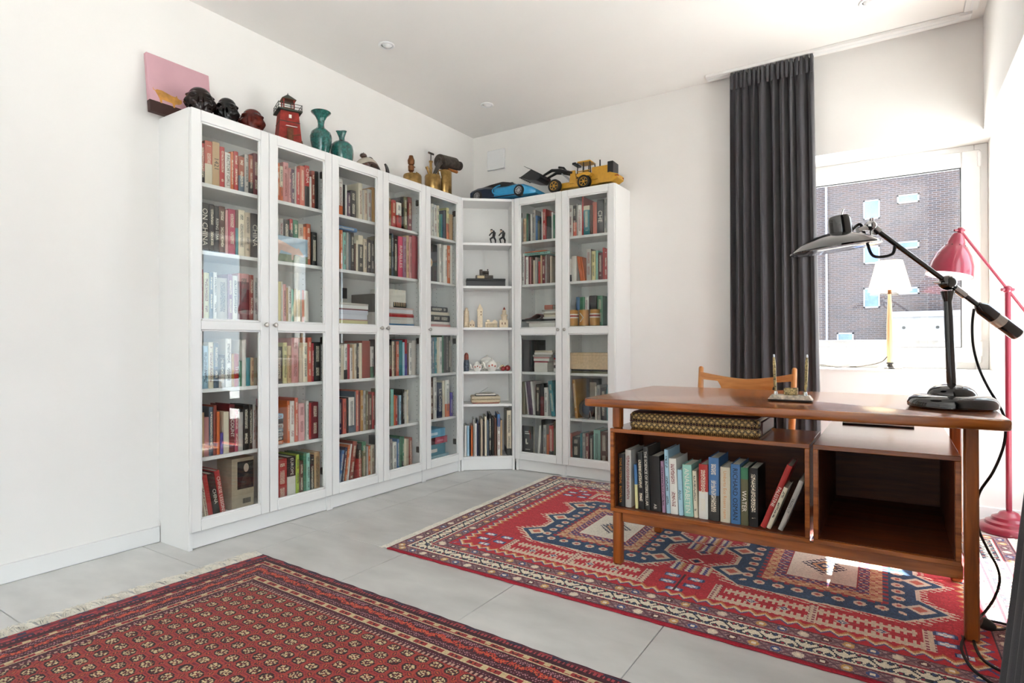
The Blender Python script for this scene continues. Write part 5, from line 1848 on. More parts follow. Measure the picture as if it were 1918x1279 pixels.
# ------------------------------------------------------------ blue model car
MT['cblue'] = pmat('sky_blue_plastic', '#2f93c4', 0.3, var=0.06, scale=60)
MT['cnavy'] = pmat('navy_plastic', '#16273d', 0.3, var=0.15, scale=60)
MT['cdark'] = pmat('dark_plastic', '#16181a', 0.3, var=0.2, scale=60)
car = thing('model_car', 'blue and navy model sports car parked across the corner bookcase', 'model car', (.475, -.205, ZT + .001), math.radians(4))
def loft(secs):
    """secs: (x, [(y,z)...]) closed sections joined along x"""
    m = MB(); v = []; n = len(secs[0][1]); f = []
    for x, s in secs:
        for y, z in s: v.append((x, y, z))
    for i in range(len(secs) - 1):
        for k in range(n):
            k2 = (k + 1) % n; f.append((i * n + k, (i + 1) * n + k, (i + 1) * n + k2, i * n + k2))
    f.append(tuple(range(n))); f.append(tuple(range((len(secs) - 1) * n, len(secs) * n))[::-1])
    return m.add(v, f)
def sec(hw, z0, zs, zt, tw):
    return [(-hw * .94, z0), (hw * .94, z0), (hw, z0 + .012), (hw, zs), (tw, zt), (-tw, zt), (-tw, zs if False else zt), (-hw, zs), (-hw, z0 + .012)]
prof = [(-.275, .095, .028, .060, .078, .080), (-.262, .118, .016, .074, .094, .095), (-.20, .126, .012, .088, .108, .098), (-.13, .122, .012, .090, .112, .092), (-.05, .118, .012, .080, .098, .090)]
loft([(x, sec(hw, z0, zs, zt, tw)) for x, hw, z0, zs, zt, tw in prof]).build('rear_body', MT['cnavy'], car)
prof = [(-.05, .118, .012, .080, .098, .090), (.04, .120, .012, .078, .094, .092), (.12, .125, .012, .084, .098, .098), (.19, .125, .012, .078, .092, .095), (.25, .112, .014, .056, .068, .085), (.285, .090, .020, .040, .048, .070)]
loft([(x, sec(hw, z0, zs, zt, tw)) for x, hw, z0, zs, zt, tw in prof]).build('front_body', MT['cblue'], car)
cb = [(-.20, .075, .100, .104, .108, .05), (-.10, .085, .096, .125, .135, .055), (0, .085, .092, .135, .142, .060), (.06, .085, .092, .124, .130, .058), (.14, .080, .090, .096, .099, .06)]
loft([(x, sec(hw, z0, zs, zt, tw)) for x, hw, z0, zs, zt, tw in cb]).build('cabin_glass', MT['cdark'], car)
MB().box(-.12, .05, -.012, .012, .138, .146, .003).build('roof_spine', MT['cnavy'], car)
for s in (-1, 1):
    a = [(.0 + .062 * math.cos(math.radians(q)), s * (.122 - .02 * max(0, math.sin(math.radians(q)))), .068 + .038 * math.sin(math.radians(q))) for q in range(95, 270, 12)]
    MB().tube(a, .005, 8).build('side_arch', MT['cblue'], car)
    MB().box(-.03, .10, s * .121 - .003, s * .121 + .003, .030, .074, .002).build('door_panel', MT['cblue'], car)
    MB().box(-.15, .13, s * .123 - .003, s * .123 + .003, .012, .022, .002).build('sill', MT['cnavy'], car)
def wheel(parent, x, y, z, r, w, rim_mat, spokes=10, tyre_mat=None):
    s = 1 if y > 0 else -1
    q = Matrix.Rotation(math.pi / 2, 3, 'X')
    ty = MB().lathe([(r * .66, -w / 2), (r * .9, -w / 2), (r, -w * .32), (r, w * .32), (r * .9, w / 2), (r * .66, w / 2), (r * .66, -w / 2)], 28, c=(x, y, z), mat=q).build('wheel', tyre_mat or MT['rubber'], parent)
    rm = MB().lathe([(r * .58, -w * .42), (r * .67, -w * .42), (r * .67, w * .42), (r * .58, w * .42), (r * .58, -w * .42)], 28, c=(x, y, z), mat=q)
    rm.build('rim', rim_mat, ty)
    sp = MB()
    for k in range(spokes):
        a = 2 * math.pi * k / spokes
        sp.tube([(x, y + s * w * .38, z), (x + r * .6 * math.cos(a), y + s * w * .42, z + r * .6 * math.sin(a))], r * .055, 6)
    sp.tube([(x, y + s * w * .3, z), (x, y + s * w * .46, z)], r * .15, 10)
    sp.build('spoke_star', rim_mat, ty)
    MB().lathe([(0, -.001), (r * .6, -.001), (r * .6, .001), (0, .001)], 20, c=(x, y + s * w * .345, z), mat=q).build('brake_disc', MT['cdark'], ty)
MT['silver'] = pmat('silver_plastic', '#b7b9bb', 0.3, 0.4, var=0.05)
for x in (-.195, .165):
    for s in (-1, 1): wheel(car, x, s * .113, .042, .042, .038, MT['silver'])

# ------------------------------------------------------------ yellow wheel loader
MT['yel'] = pmat('yellow_plastic', '#cf9a2c', 0.32, var=0.08, scale=60)
ld = thing('toy_loader', 'yellow model wheel loader with raised black bucket on the bookcase', 'toy loader', (1.03, -.165, ZT + .001), math.radians(2))
for x in (-.125, .105):
    for s in (-1, 1): wheel(ld, x, s * .072, .049, .049, .042, MT['yel'], 6)
MB().box(-.17, .01, -.035, .035, .035, .075, .003).build('front_frame', MT['yel'], ld)
MB().box(.01, .30, -.045, .045, .030, .062, .003).build('rear_frame', MT['yel'], ld)
MB().box(.15, .27, -.05, .05, .062, .150, .004).build('engine_hood', MT['yel'], ld)
MB().box(.268, .31, -.052, .052, .085, .172, .003).build('radiator', MT['cdark'], ld)
MB().prism([(.20, .030), (.31, .030), (.345, .05), (.345, .075), (.29, .095), (.20, .082)], 1, -.06, .06).build('counterweight', MT['yel'], ld)
for y in (-.05, .05):
    for x in (.325,): MB().box(x, x + .0215, y - .01, y + .01, .062, .070).build('tail_light', MT['lred'], ld)
MB().box(.03, .15, -.048, .048, .062, .086, .003).build('cab_floor', MT['yel'], ld)
MB().box(.04, .14, -.052, .052, .196, .206, .003).build('cab_roof', MT['yel'], ld)
for x, x2 in ((.038, .045), (.088, .088), (.145, .135)):
    for s in (-1, 1): MB().tube([(x, s * .046, .086), (x2, s * .046, .198)], .0042, 6).build('cab_post', MT['cdark'], ld)
for z in (.135,):
    for s in (-1, 1): MB().tube([(.04, s * .046, z), (.145, s * .046, z)], .004, 6).build('cab_bar', MT['yel'], ld)
MB().box(.075, .115, -.025, .025, .086, .145, .004).build('seat', MT['cdark'], ld)
MB().tube([(.185, .02, .150), (.185, .02, .215)], [.006, .005], 10).build('exhaust', MT['cdark'], ld)
MB().box(.0, .03, -.05, .05, .19, .205, .003).build('front_lights', MT['cdark'], ld)
for s in (-1, 1):
    MB().prism([(.06, .085), (.155, .085), (.165, .10), (.14, .112), (.075, .112), (.05, .10)], 1, s * .072 - .02, s * .072 + .02).build('mudguard', MT['yel'], ld)
    MB().tube([(.0, s * .04, .135), (-.10, s * .04, .168), (-.165, s * .038, .178), (-.24, s * .036, .150)], [.010, .012, .012, .008], 8).build('lift_arm', MT['cdark'], ld)
    MB().tube([(-.01, s * .025, .07), (-.09, s * .03, .145)], .005, 8).build('hydraulic_ram', MT['silver'], ld)
    MB().prism([(-.025, .06), (.03, .06), (.02, .15), (-.012, .15)], 1, s * .04 - .005, s * .04 + .005).build('arm_tower', MT['yel'], ld)
MB().tube([(-.02, 0, .115), (-.09, 0, .195), (-.13, 0, .205)], [.006, .008, .008], 8).build('tilt_link', MT['cdark'], ld)
bk = [(-.235, .165), (-.30, .195), (-.372, .232), (-.380, .226), (-.388, .19), (-.402, .156), (-.398, .150), (-.35, .125), (-.29, .108), (-.245, .118), (-.225, .140)]
bi = [(-.245, .158), (-.302, .188), (-.372, .226)]
# open scoop: curved shell plus two cheeks
path = [(-.376, .232), (-.31, .198), (-.245, .160), (-.238, .132), (-.27, .112), (-.33, .122), (-.404, .152)]
m = MB(); v = []; f = []
for i, (x, z) in enumerate(path):
    for y in (-.085, .085): v.append((x, y, z))
    for y in (-.085, .085): v.append((x + .004, y, z + .0045 if i > 3 else z - .0045))
for i in range(len(path) - 1):
    a, b_ = i * 4, (i + 1) * 4
    f += [(a, a + 1, b_ + 1, b_), (a + 3, a + 2, b_ + 2, b_ + 3), (a, b_, b_ + 2, a + 2), (a + 1, a + 3, b_ + 3, b_ + 1)]
f += [(0, 2, 3, 1)]
m.add(v, f)
bo = m.build('bucket', MT['cdark'], ld)
for s in (-1, 1):
    MB().prism(path[1:] , 1, s * .085 - .002, s * .085 + .002).build('bucket_cheek', MT['cdark'], bo)
for k in range(7):
    y = -.075 + .025 * k
    MB().box(-.418, -.398, y - .006, y + .006, .150, .155).build('bucket_tooth', MT['cdark'], bo)

# ------------------------------------------------------------ small things on the shelves
def cpt(x, off, z):
    p = Vector((.2655, -.5195)) + Vector((math.cos(RC), math.sin(RC))) * x + Vector((-math.sin(RC), math.cos(RC))) * off
    return (p.x, p.y, z + .0006)
# two crouching figures
MT['skin'] = pmat('painted_skin', '#d8c3ae', 0.5, var=0.05)
for x, lab in ((.238, 'small figurine of a man in black, crouching with raised arms, beside the shelf middle'), (.310, 'small figurine of a man in black, crouching with raised arms, by the right side panel')):
    t = thing('man_figurine', lab, 'figurine', cpt(x, .06, 1.6935), RC, 'crouching men on the corner shelf')
    m = MB()
    m.tube([(.012, 0, .046), (.015, 0, .066), (.018, 0, .086)], [.010, .012, .012], 10)
    m.tube([(.010, 0, .05), (-.013, -.004, .034), (-.006, -.004, .004)], [.008, .007, .004], 8)
    m.tube([(.014, 0, .05), (.026, .004, .028), (.026, .004, .004)], [.008, .007, .004], 8)
    m.tube([(-.014, -.005, .003), (.002, -.005, .003)], .004, 6).tube([(.018, .005, .003), (.034, .005, .003)], .004, 6)
    m.tube([(.018, -.008, .088), (-.004, -.012, .078), (-.020, -.010, .060), (-.012, -.008, .072)], [.006, .005, .005, .004], 8)
    m.tube([(.018, .008, .090), (.014, .008, .098), (-.006, .006, .096)], [.006, .005, .003], 8)
    m.build('suit', MT['blackm'], t)
    MB().ell((-.004, 0, .096), (.009, .009, .011), 12, 8).tube([(-.012, -.008, .072), (-.010, -.006, .080)], .004, 6).build('head', MT['skin'], t)
    MB().ell((-.003, 0, .103), (.0095, .0095, .007), 12, 8).build('hair', MT['blackm'], t)
# long black box with a locomotive on a plinth
t = thing('black_box', 'long flat black box under the toy locomotive', 'box', cpt(.045, .045, 1.371), RC)
MB().box(0, .292, 0, .14, 0, .042, .002).build('body', pmat('dark_box_lacquer', '#17110f', 0.4, var=0.15), t)
MB().box(-.001, .293, -.001, .141, .042, .057, .002).build('lid', MT['blackm'], t)
t = thing('model_locomotive', 'tiny bronze steam locomotive on a small stand in the corner bookcase', 'model', cpt(.115, .075, 1.371 + .0575), RC)
MB().box(0, .132, 0, .04, 0, .028, .003).build('stand', MT['iron'], t)
MB().box(.012, .066, -.0015, .001, .004, .024).build('name_plate', pmat('brass_plate', '#c9b48c', 0.4, var=0.05), t)
MB().box(.03, .10, .010, .030, .032, .040, .001).build('chassis', MT['iron'], t)
MB().tube([(.052, .02, .052), (.10, .02, .052)], .011, 12).build('boiler', MT['iron'], t)
MB().box(.030, .052, .006, .034, .040, .072, .001).build('cab', MT['iron'], t)
MB().tube([(.092, .02, .06), (.092, .02, .076)], [.003, .005], 8).build('chimney', MT['iron'], t)
for x in (.040, .060, .078, .094):
    for y in (.006, .034): MB().tube([(x, y - .001, .034), (x, y + .001, .034)], .0065, 10).build('wheel', MT['iron'], t)
# pale wooden model buildings
GB = 'pale wooden toy buildings'
t = thing('toy_building', 'round pale wooden toy tower with tiers at the left of the row', 'toy building', cpt(.045, .075, 1.0612), RC, GB)
prof = []
z = 0
for k in range(7):
    r = .022 - .0008 * k
    prof += [(r, z), (r, z + .014), (r + .0025, z + .015), (r + .0025, z + .018)]; z += .018
prof += [(.012, z), (.012, z + .014), (.004, z + .024), (0, z + .026)]
MB().lathe([(0, 0)] + prof, 18).build('tower', MT['limewood'], t)
t = thing('toy_building', 'small pale wooden toy house with gabled roof beside the bell tower', 'toy building', cpt(.085, .045, 1.0612), RC, GB)
MB().box(-.020, .020, -.014, .014, 0, .036).build('walls', MT['limewood'], t)
MB().prism([(-.023, .036), (.023, .036), (0, .058)], 1, -.016, .016).build('roof', MT['limewood'], t)
for x in (-.010, .010): MB().box(x - .003, x + .003, -.0148, -.0138, .012, .022).build('window', MT['lbrown'], t)
t = thing('toy_building', 'tall pale wooden toy bell tower with pointed roof', 'toy building', cpt(.146, .065, 1.0612), RC, GB)
MB().box(-.019, .019, -.019, .019, 0, .128, .001).build('shaft', MT['limewood'], t)
taper(MB(), .022, .001, .133, .178).build('spire', MT['limewood'], t)
MB().box(-.022, .022, -.022, .022, .127, .134).build('ledge', MT['limewood'], t)
for z in (.09, .112):
    MB().box(.004, .010, -.0198, -.0188, z, z + .010).build('window', MT['lbrown'], t)
t = thing('toy_building', 'low pale wooden toy arcade with pillars and a dome', 'toy building', cpt(.232, .07, 1.0612), RC, GB)
MB().box(-.046, .046, -.014, .020, .030, .042).build('entablature', MT['limewood'], t)
MB().box(-.046, .046, .006, .020, .0, .030).build('rear_wall', MT['limewood'], t)
for k in range(6): MB().tube([(-.042 + .0168 * k, -.010, 0), (-.042 + .0168 * k, -.010, .030)], .0032, 8).build('pillar', MT['limewood'], t)
MB().ell((-.024, .004, .044), (.016, .014, .017), 14, 10).build('dome', MT['limewood'], t)
MB().prism([(.004, .042), (.046, .042), (.025, .060)], 1, -.014, .018).build('pediment', MT['limewood'], t)
t = thing('toy_building', 'pale wooden toy castle with a red-tipped round turret', 'toy building', cpt(.325, .08, 1.0612), RC, GB)
MB().box(-.032, .032, -.024, .024, 0, .052, .001).build('keep', MT['limewood'], t)
for x in (-.028, -.014, 0, .014, .028): MB().box(x - .004, x + .004, -.024, -.018, .052, .060).build('battlement', MT['limewood'], t)
MB().lathe([(.022, .052), (.022, .086), (.026, .088), (.026, .098), (.016, .100), (.016, .122), (.018, .124), (0.002, .146), (0, .147)], 18, c=(.006, 0, 0)).build('turret', MT['limewood'], t)
MB().lathe([(.010, .136), (.001, .156), (0, .1565)], 12, c=(.006, 0, 0)).build('turret_tip', MT['lred'], t)
for x in (-.012, .010): MB().box(x - .003, x + .003, -.0248, -.0238, .022, .038).build('window', MT['lbrown'], t)
# doll, teapots, red balls
t = thing('nesting_doll', 'narrow painted doll standing at the left end by the teapots', 'doll', cpt(.043, .055, .734), RC)
MB().lathe([(0, 0), (.017, 0), (.020, .03), (.021, .06), (.017, .085)], 18).build('body', pmat('painted_doll', '#4c5560', 0.4, var=1.0, scale=60), t)
MB().lathe([(.016, .085), (.017, .10), (.016, .122), (.009, .136), (0, .139)], 18).build('head', pmat('painted_doll_scarf', '#8a4434', 0.4, var=0.6, scale=60), t)
def teapot(x, off, s, label):
    t = thing('teapot', label, 'teapot', cpt(x, off, .734), RC, 'white porcelain teapots')
    b_ = MB().lathe([(0, 0), (.026 * s, 0), (.027 * s, .004 * s), (.040 * s, .024 * s), (.043 * s, .042 * s), (.036 * s, .062 * s), (.022 * s, .072 * s), (.020 * s, .074 * s)], 28).build('body', MT['ceramic'], t)
    MB().lathe([(.024 * s, .072 * s), (.020 * s, .080 * s), (.008 * s, .086 * s), (.003 * s, .089 * s), (.006 * s, .096 * s), (.004 * s, .100 * s), (0, .101 * s)], 20).build('lid', MT['ceramic'], t)
    MB().tube(smooth_pts([(-.036 * s, 0, .022 * s), (-.052 * s, 0, .030 * s), (-.058 * s, 0, .052 * s), (-.068 * s, 0, .066 * s)], 5), [.011 * s * (1 - .035 * i) for i in range(16)], 10).build('spout', MT['ceramic'], t)
    MB().tube(smooth_pts([(.036 * s, 0, .060 * s), (.058 * s, 0, .064 * s), (.064 * s, 0, .044 * s), (.052 * s, 0, .024 * s), (.040 * s, 0, .022 * s)], 5), .0035 * s, 8).build('handle', MT['ceramic'], t)
    for (a, z) in ((-.5, .04), (.0, .046), (.5, .038)):
        r = .0435 * s
        MB().ell((r * math.sin(a), -r * math.cos(a) * .985, z * s), (.007 * s, .002, .007 * s), 10, 6).build('painted_flower', MT['rose'], b_)
MT['rose'] = pmat('painted_rose', '#b05a4a', 0.3, var=0.4, scale=200)
teapot(.124, .055, .82, 'smaller white flowered teapot beside the painted doll')
teapot(.233, .052, 1.0, 'larger white flowered teapot beside the red fruit')
t = thing('tureen', 'round white lidded tureen behind the larger flowered teapot', 'tureen', cpt(.205, .155, .734), RC)
MB().lathe([(0, 0), (.03, 0), (.05, .03), (.054, .06), (.05, .078)], 28).build('bowl', MT['ceramic'], t)
MB().lathe([(.053, .078), (.045, .092), (.02, .104), (.006, .108), (.008, .118), (0, .122)], 28).build('lid', MT['ceramic'], t)
MT['fruit'] = pmat('red_lacquer_fruit', '#94191c', 0.2, var=0.25, scale=40, coat=.6)
for (x, off, r, mat, lab) in ((.318, .050, .019, MT['fruit'], 'small round red ornamental fruit beside the larger flowered teapot'), (.352, .052, .023, MT['fruit'], 'larger round red ornamental fruit by the right side panel'), (.318, .098, .023, MT['palewood'], 'round pale wooden ornamental fruit behind the small red one')):
    t = thing('ornamental_fruit', lab, 'ornament', cpt(x, off, .734), RC, 'ornamental fruit')
    MB().ell((0, 0, r * .95), (r, r, r * .95), 20, 14).build('fruit', mat, t)
    MB().tube([(0, 0, r * 1.85), (.003, -.002, r * 2.15)], .0015, 6).build('stem', MT['iron'], t)
t = thing('woven_case', 'flat beige woven case lying on the fifth corner shelf', 'case', cpt(.078, .05, .491), RC)
MB().box(0, .22, 0, .15, .004, .030, .006).build('lower_half', pmat('woven_beige', '#c9b89b', 0.8, var=0.2, scale=150), t)
MB().box(0, .22, 0, .15, .031, .054, .006).build('upper_half', pmat('woven_beige_light', '#cdbfa4', 0.8, var=0.2, scale=150), t)
MB().box(.01, .21, .005, .145, 0, .005).build('felt_base', MT['lred'], t)
t = thing('paper_block', 'small stack of white papers with a lifted sheet on the woven case', 'papers', cpt(.11, .06, .5455), RC)
MB().box(0, .155, 0, .10, 0, .006, .001).build('cover', MT['blackm'], t)
MB().box(.004, .152, .002, .098, .0062, .016, .001).build('sheets', MT['paper'], t)
MB().add([(.03, .01, .0165), (.03, .09, .0165), (.125, .09, .0285), (.125, .01, .0285), (.03, .01, .0172), (.03, .09, .0172), (.125, .09, .0292), (.125, .01, .0292)], [(0, 1, 2, 3), (7, 6, 5, 4), (0, 4, 5, 1), (1, 5, 6, 2), (2, 6, 7, 3), (3, 7, 4, 0)]).build('loose_sheet', MT['paper'], t)
MB().add([(.03, .01, .018), (.03, .09, .018), (.098, .09, .062), (.098, .01, .062), (.03, .01, .0187), (.03, .09, .0187), (.098, .09, .0627), (.098, .01, .0627)], [(0, 1, 2, 3), (7, 6, 5, 4), (0, 4, 5, 1), (1, 5, 6, 2), (2, 6, 7, 3), (3, 7, 4, 0)]).build('lifted_flap', MT['cabin'], t)

# ---- inside the glazed cases: left run helpers (local x along the shelf, y into the case)
def lpt(y, off, z): return (0.2625 - off, y, z + .0006)
def paper_stack(name, label, loc, rz, w, d, layers):
    t = thing(name, label, 'papers', loc, rz, 'stacks of loose papers')
    z = 0; r = random.Random(int(w * 1e4))
    for h, c in layers:
        dx, dw = r.uniform(-.004, .004), r.uniform(-.012, .0)
        MB().box(max(0, dx), w + dw, r.uniform(0, .006), d, z, z + h - .0004, .0008).build('folder', pmat('paper_' + c.strip('#'), c, 0.85, var=0.12, scale=1, stretch=(3, 3, 900)), t); z += h
    return z
zz = paper_stack('paper_stack', 'stack of white papers and folders, third shelf under cream figurine', lpt(-1.665, .035, 1.062), R90, .275, .19, [(.02, '#d8cf9c'), (.006, '#b98d8a'), (.03, '#d9dbe6'), (.026, '#cfd2de'), (.007, '#6e1c22'), (.022, '#e9e8e6'), (.012, '#c4beb6')])
zz = paper_stack('paper_stack', 'stack of coloured papers and folders, third shelf under small brass torch', lpt(-1.268, .035, 1.062), R90, .29, .19, [(.01, '#4a86b4'), (.026, '#dcdad4'), (.018, '#d2d0c8'), (.016, '#b52d2f'), (.008, '#c98078'), (.026, '#dcdde0'), (.012, '#c9b6b0')])
t = thing('white_carton', 'white carton with a dark picture behind the papers, third shelf under cream figurine', 'carton', lpt(-1.56, .228, 1.062), R90)
MB().box(0, .165, -.002, .02, 0, .235, .001).build('carton_body', MT['paper'], t)
MB().box(.125, .163, -.003, -.0021, .165, .232).build('cover_picture', MT['blackm'], t)
for k in range(5): MB().box(.015, .10, -.0026, -.0021, .20 - .022 * k, .203 - .022 * k).build('print_line', MT['brushed'], t)
put_book('thick charcoal book standing at row end beside papers, third shelf under cream figurine', 'books in the glazed bookcases', .04, .19, .19, 'charcoal', lpt(-1.366, .03, 1.0624), R90, c2='grey', bd=.4)
t = thing('white_carton', 'white carton with a black striped foot standing on papers under small brass torch', 'carton', lpt(-1.235, .05, 1.062 + .1165), R90)
MB().box(0, .19, 0, .14, 0, .118, .002).build('carton_body', MT['paper'], t)
MB().box(.0705, .19, -.001, -.0002, 0, .034).build('striped_foot', MT['blackm'], t)
for k in range(7): MB().box(.078 + .016 * k, .084 + .016 * k, -.0018, -.001, .008, .034).build('pale_stripe', MT['palewood'], t)
# pig postcard
t = thing('picture_card', 'glossy picture of a pink pig grazing, leaning on books under red lighthouse', 'picture', lpt(-2.07, .0262, 1.3784), R90)
MB().box(0, .215, -.004, -.001, .04, .135).build('sky_print', pmat('sky_print', '#9fb9cc', 0.3, var=0.15, scale=12), t)
MB().box(0, .215, -.0041, -.001, 0, .0398).build('grass_print', pmat('grass_print', '#6d7a5f', 0.3, var=0.3, scale=40), t)
pg_ = [(.0, .108), (.03, .112), (.07, .100), (.11, .085), (.145, .075), (.155, .082), (.162, .074), (.185, .05), (.192, .038), (.18, .034), (.16, .042), (.14, .044), (.126, .040), (.122, .012), (.112, .012), (.110, .046), (.075, .052), (.045, .058), (.032, .03), (.028, .008), (.014, .008), (.014, .04), (0, .07)]
MB().prism(pg_, 1, -.0048, -.0042).build('pig_print', pmat('pig_print', '#d6b7ab', 0.35, var=0.1, scale=30), t)
# black binder with round plate under the blowlamps
t = thing('black_binder', 'black box file with a round cream label, second shelf under brass blowlamps', 'binder', lpt(-.89, .03, 1.378), R90)
MB().box(0, .145, 0, .2, 0, .262, .002).build('case', MT['blackm'], t)
MB().lathe([(0, 0), (.036, 0), (.036, .0015), (0, .0015)], 28, mat=Matrix.Rotation(math.pi / 2, 3, 'X'), c=(.055, 0, .13)).build('round_label', MT['palewood'], t)
MB().lathe([(0, .0015), (.024, .0015), (.024, .0022), (0, .0022)], 24, mat=Matrix.Rotation(math.pi / 2, 3, 'X'), c=(.055, 0, .13)).build('label_centre', MT['brass'], t)
# boxes bottom shelf under blowlamps
GBX = 'coloured boxes on the bottom shelf'
def small_box(label, y0, y1, z0, z1, col, off=.035, d=.17, band=None, cat='box'):
    t = thing('card_box', label, cat, lpt(y0, off, z0), R90, GBX)
    w, h = y1 - y0, z1 - z0
    MB().box(0, w, 0, d, 0, h * .8, .0015).build('body', pmat('box_' + col.strip('#'), col, 0.5, var=0.08), t)
    MB().box(-.0005, w + .0005, -.0005, d + .0005, h * .8, h - .0004, .001).build('lid', pmat('boxlid_' + col.strip('#'), col, 0.45, var=0.1), t)
    if band: MB().box(w * .1, w * .6, -.0015, -.0006, h * .3, h * .6).build('front_label', pmat('boxlabel_' + col.strip('#'), band, 0.5), t)
small_box('long pale-blue box lowest of the pile, bottom shelf under brass blowlamps', -.885, -.615, .1034, .150, '#a8ccd6', band='#d8b0a8')
small_box('teal box second in the pile, bottom shelf under brass blowlamps', -.885, -.655, .1504, .228, '#3d8195', band='#e4dcd6')
small_box('raspberry box with white rim in the pile, bottom shelf under brass blowlamps', -.760, -.632, .2284, .276, '#b94a60', band='#d88896')
small_box('dark red box beside the raspberry one, bottom shelf under brass blowlamps', -.885, -.772, .2284, .276, '#4a1c24', band='#b94a60')
small_box('sky-blue box topmost of the pile, bottom shelf under brass blowlamps', -.87, -.655, .2764, .336, '#6fa9c8', band='#cfe0ea')
# back wall cases
t = thing('rolled_mat', 'rolled pink leather pouch on the notebooks, third shelf under loader bucket', 'pouch', (.64, -.225, 1.062 + .0585), 0)
v = smooth_pts([(0, 0, .004), (.05, 0, .012), (.10, 0, .038), (.135, 0, .030), (.14, 0, .012), (.12, 0, .004)], 5)
m = MB(); vv = []; ff = []
for i, p in enumerate(v):
    for y in (0, .11): vv.append((p.x, y, p.z)); vv.append((p.x, y, p.z + .004))
for i in range(len(v) - 1):
    a, b_ = i * 4, i * 4 + 4
    ff += [(a, b_, b_ + 1, a + 1), (a + 2, a + 3, b_ + 3, b_ + 2), (a + 1, b_ + 1, b_ + 3, a + 3), (a, a + 2, b_ + 2, b_)]
ff += [(0, 1, 3, 2), (len(v) * 4 - 4, len(v) * 4 - 2, len(v) * 4 - 1, len(v) * 4 - 3)]
m.add(vv, ff); m.build('leather', pmat('pink_leather', '#8c5350', 0.45, var=0.15), t)
zmn = min(p[2] for p in m.v)
t.location.z -= zmn - .0004
t = thing('black_folder', 'tall black folder standing beside the magazines, fourth shelf under loader bucket', 'folder', (.619, -.235, .7316), 0)
MB().box(0, .012, 0, .2, 0, .235, .001).box(.078, .09, 0, .2, 0, .235, .001).build('boards', MT['blackm'], t)
MB().box(.012, .078, -.002, .004, 0, .235, .001).build('spine', MT['blackm'], t)
MB().box(.014, .076, .006, .19, .004, .222).build('filling', MT['pages'], t)
t = thing('black_folder', 'black folder shown from the front with white print, bottom shelf under loader bucket', 'folder', (.617, -.232, .1036), 0)
MB().box(0, .095, 0, .006, 0, .225, .001).build('cover', MT['blackm'], t)
MB().box(.002, .093, .0062, .03, .002, .222).build('pages', MT['pages'], t)
for (x, z, w, h) in ((.025, .18, .03, .006), (.025, .165, .04, .008), (.03, .10, .012, .03), (.032, .09, .02, .012), (.03, .05, .04, .004)):
    MB().box(x, x + w, -.0008, -.0002, z, z + h).build('print_mark', MT['paper'], t)
MB().tube([(.062, -.0012, .195), (.072, -.0012, .165), (.074, -.0012, .13)], .004, 6).build('red_stroke', MT['lred'], t)
for k, lab in enumerate(('amber tin with red lettering, beside the left panel, third shelf under loader wheels', 'amber tin with a pale chevron between two others, third shelf under loader wheels', 'amber tin with red lettering, third in the row, third shelf under loader wheels')):
    x = 1.040 + .082 * k
    t = thing('tin_can', lab, 'tin', (x + .006, -.225, 1.0626), 0, 'amber tins')
    MB().lathe([(0, 0), (.035, 0), (.035, .112), (0, .112)], 30).build('can', pmat('amber_label%d' % k, '#b98236', 0.35, var=0.12, scale=40), t)
    for z in (0.001, .109): MB().lathe([(.034, z), (.0365, z), (.0365, z + .004), (.034, z + .004)], 30).build('rim', MT['brass'], t)
    if k != 1:
        MB().lathe([(.0352, .055), (.0355, .055), (.0355, .085), (.0352, .085)], 30).build('white_panel', MT['paper'], t)
        lettering(t, 'COCOA', MT['ink_red'], .014, .045, lambda x_, y_: (.0362 * math.sin(x_ / .0362), -.0362 * math.cos(x_ / .0362), .070 + y_), 'label_text') if False else MB().lathe([(.0356, .064), (.0359, .064), (.0359, .076), (.0356, .076)], 30).build('red_stripe', MT['lred'], t)
    else:
        MB().tube([(-.014, -.0338, .088), (.010, -.0342, .058), (-.014, -.0338, .028)], .0035, 6).build('chevron', MT['paper'], t)
t = thing('wooden_box', 'pale plywood box on flat books, fourth shelf under loader wheels', 'box', (1.018, -.232, .731 + .0275), 0)
MB().box(0, .30, 0, .17, 0, .098, .002).build('body', MT['palewood'], t)
MB().box(-.001, .301, -.001, .171, .098, .116, .002).build('lid', MT['palewood'], t)
t = thing('round_dish', 'upright grey ceramic ring dish on the fifth shelf under loader wheels', 'dish', (1.135, -.19, .4126), 0)
v = []
MB().lathe([(.046, -.006), (.065, -.010), (.068, .0), (.065, .010), (.046, .006), (.044, 0), (.046, -.006)], 36, mat=Matrix.Rotation(math.radians(80), 3, 'X'), c=(0, 0, .0685)).build('ring', MT['iron'], t)
MB().lathe([(0, -.002), (.046, -.002), (.046, .002), (0, .002)], 30, mat=Matrix.Rotation(math.radians(80), 3, 'X'), c=(0, 0, .0685)).build('centre', MT['cnavy'], t)
put_book('dark patterned book shown from the front behind the round dish under loader wheels', 'books in the glazed bookcases', .11, .275, .03, 'charcoal', (1.075, -.085, .4124), 0, mark=True, c2='brown', bd=.5)
t = thing('greeting_card', 'small red and white folded card by the round dish under loader wheels', 'card', (1.175, -.236, .4126), math.radians(20))
MB().prism([(-.012, 0), (-.011, 0), (.001, .06), (0, .06)], 1, -.02, .02).build('front_leaf', MT['lred'], t)
MB().prism([(.012, 0), (.011, 0), (.0, .06), (.001, .06)], 1, -.02, .02).build('back_leaf', MT['paper'], t)
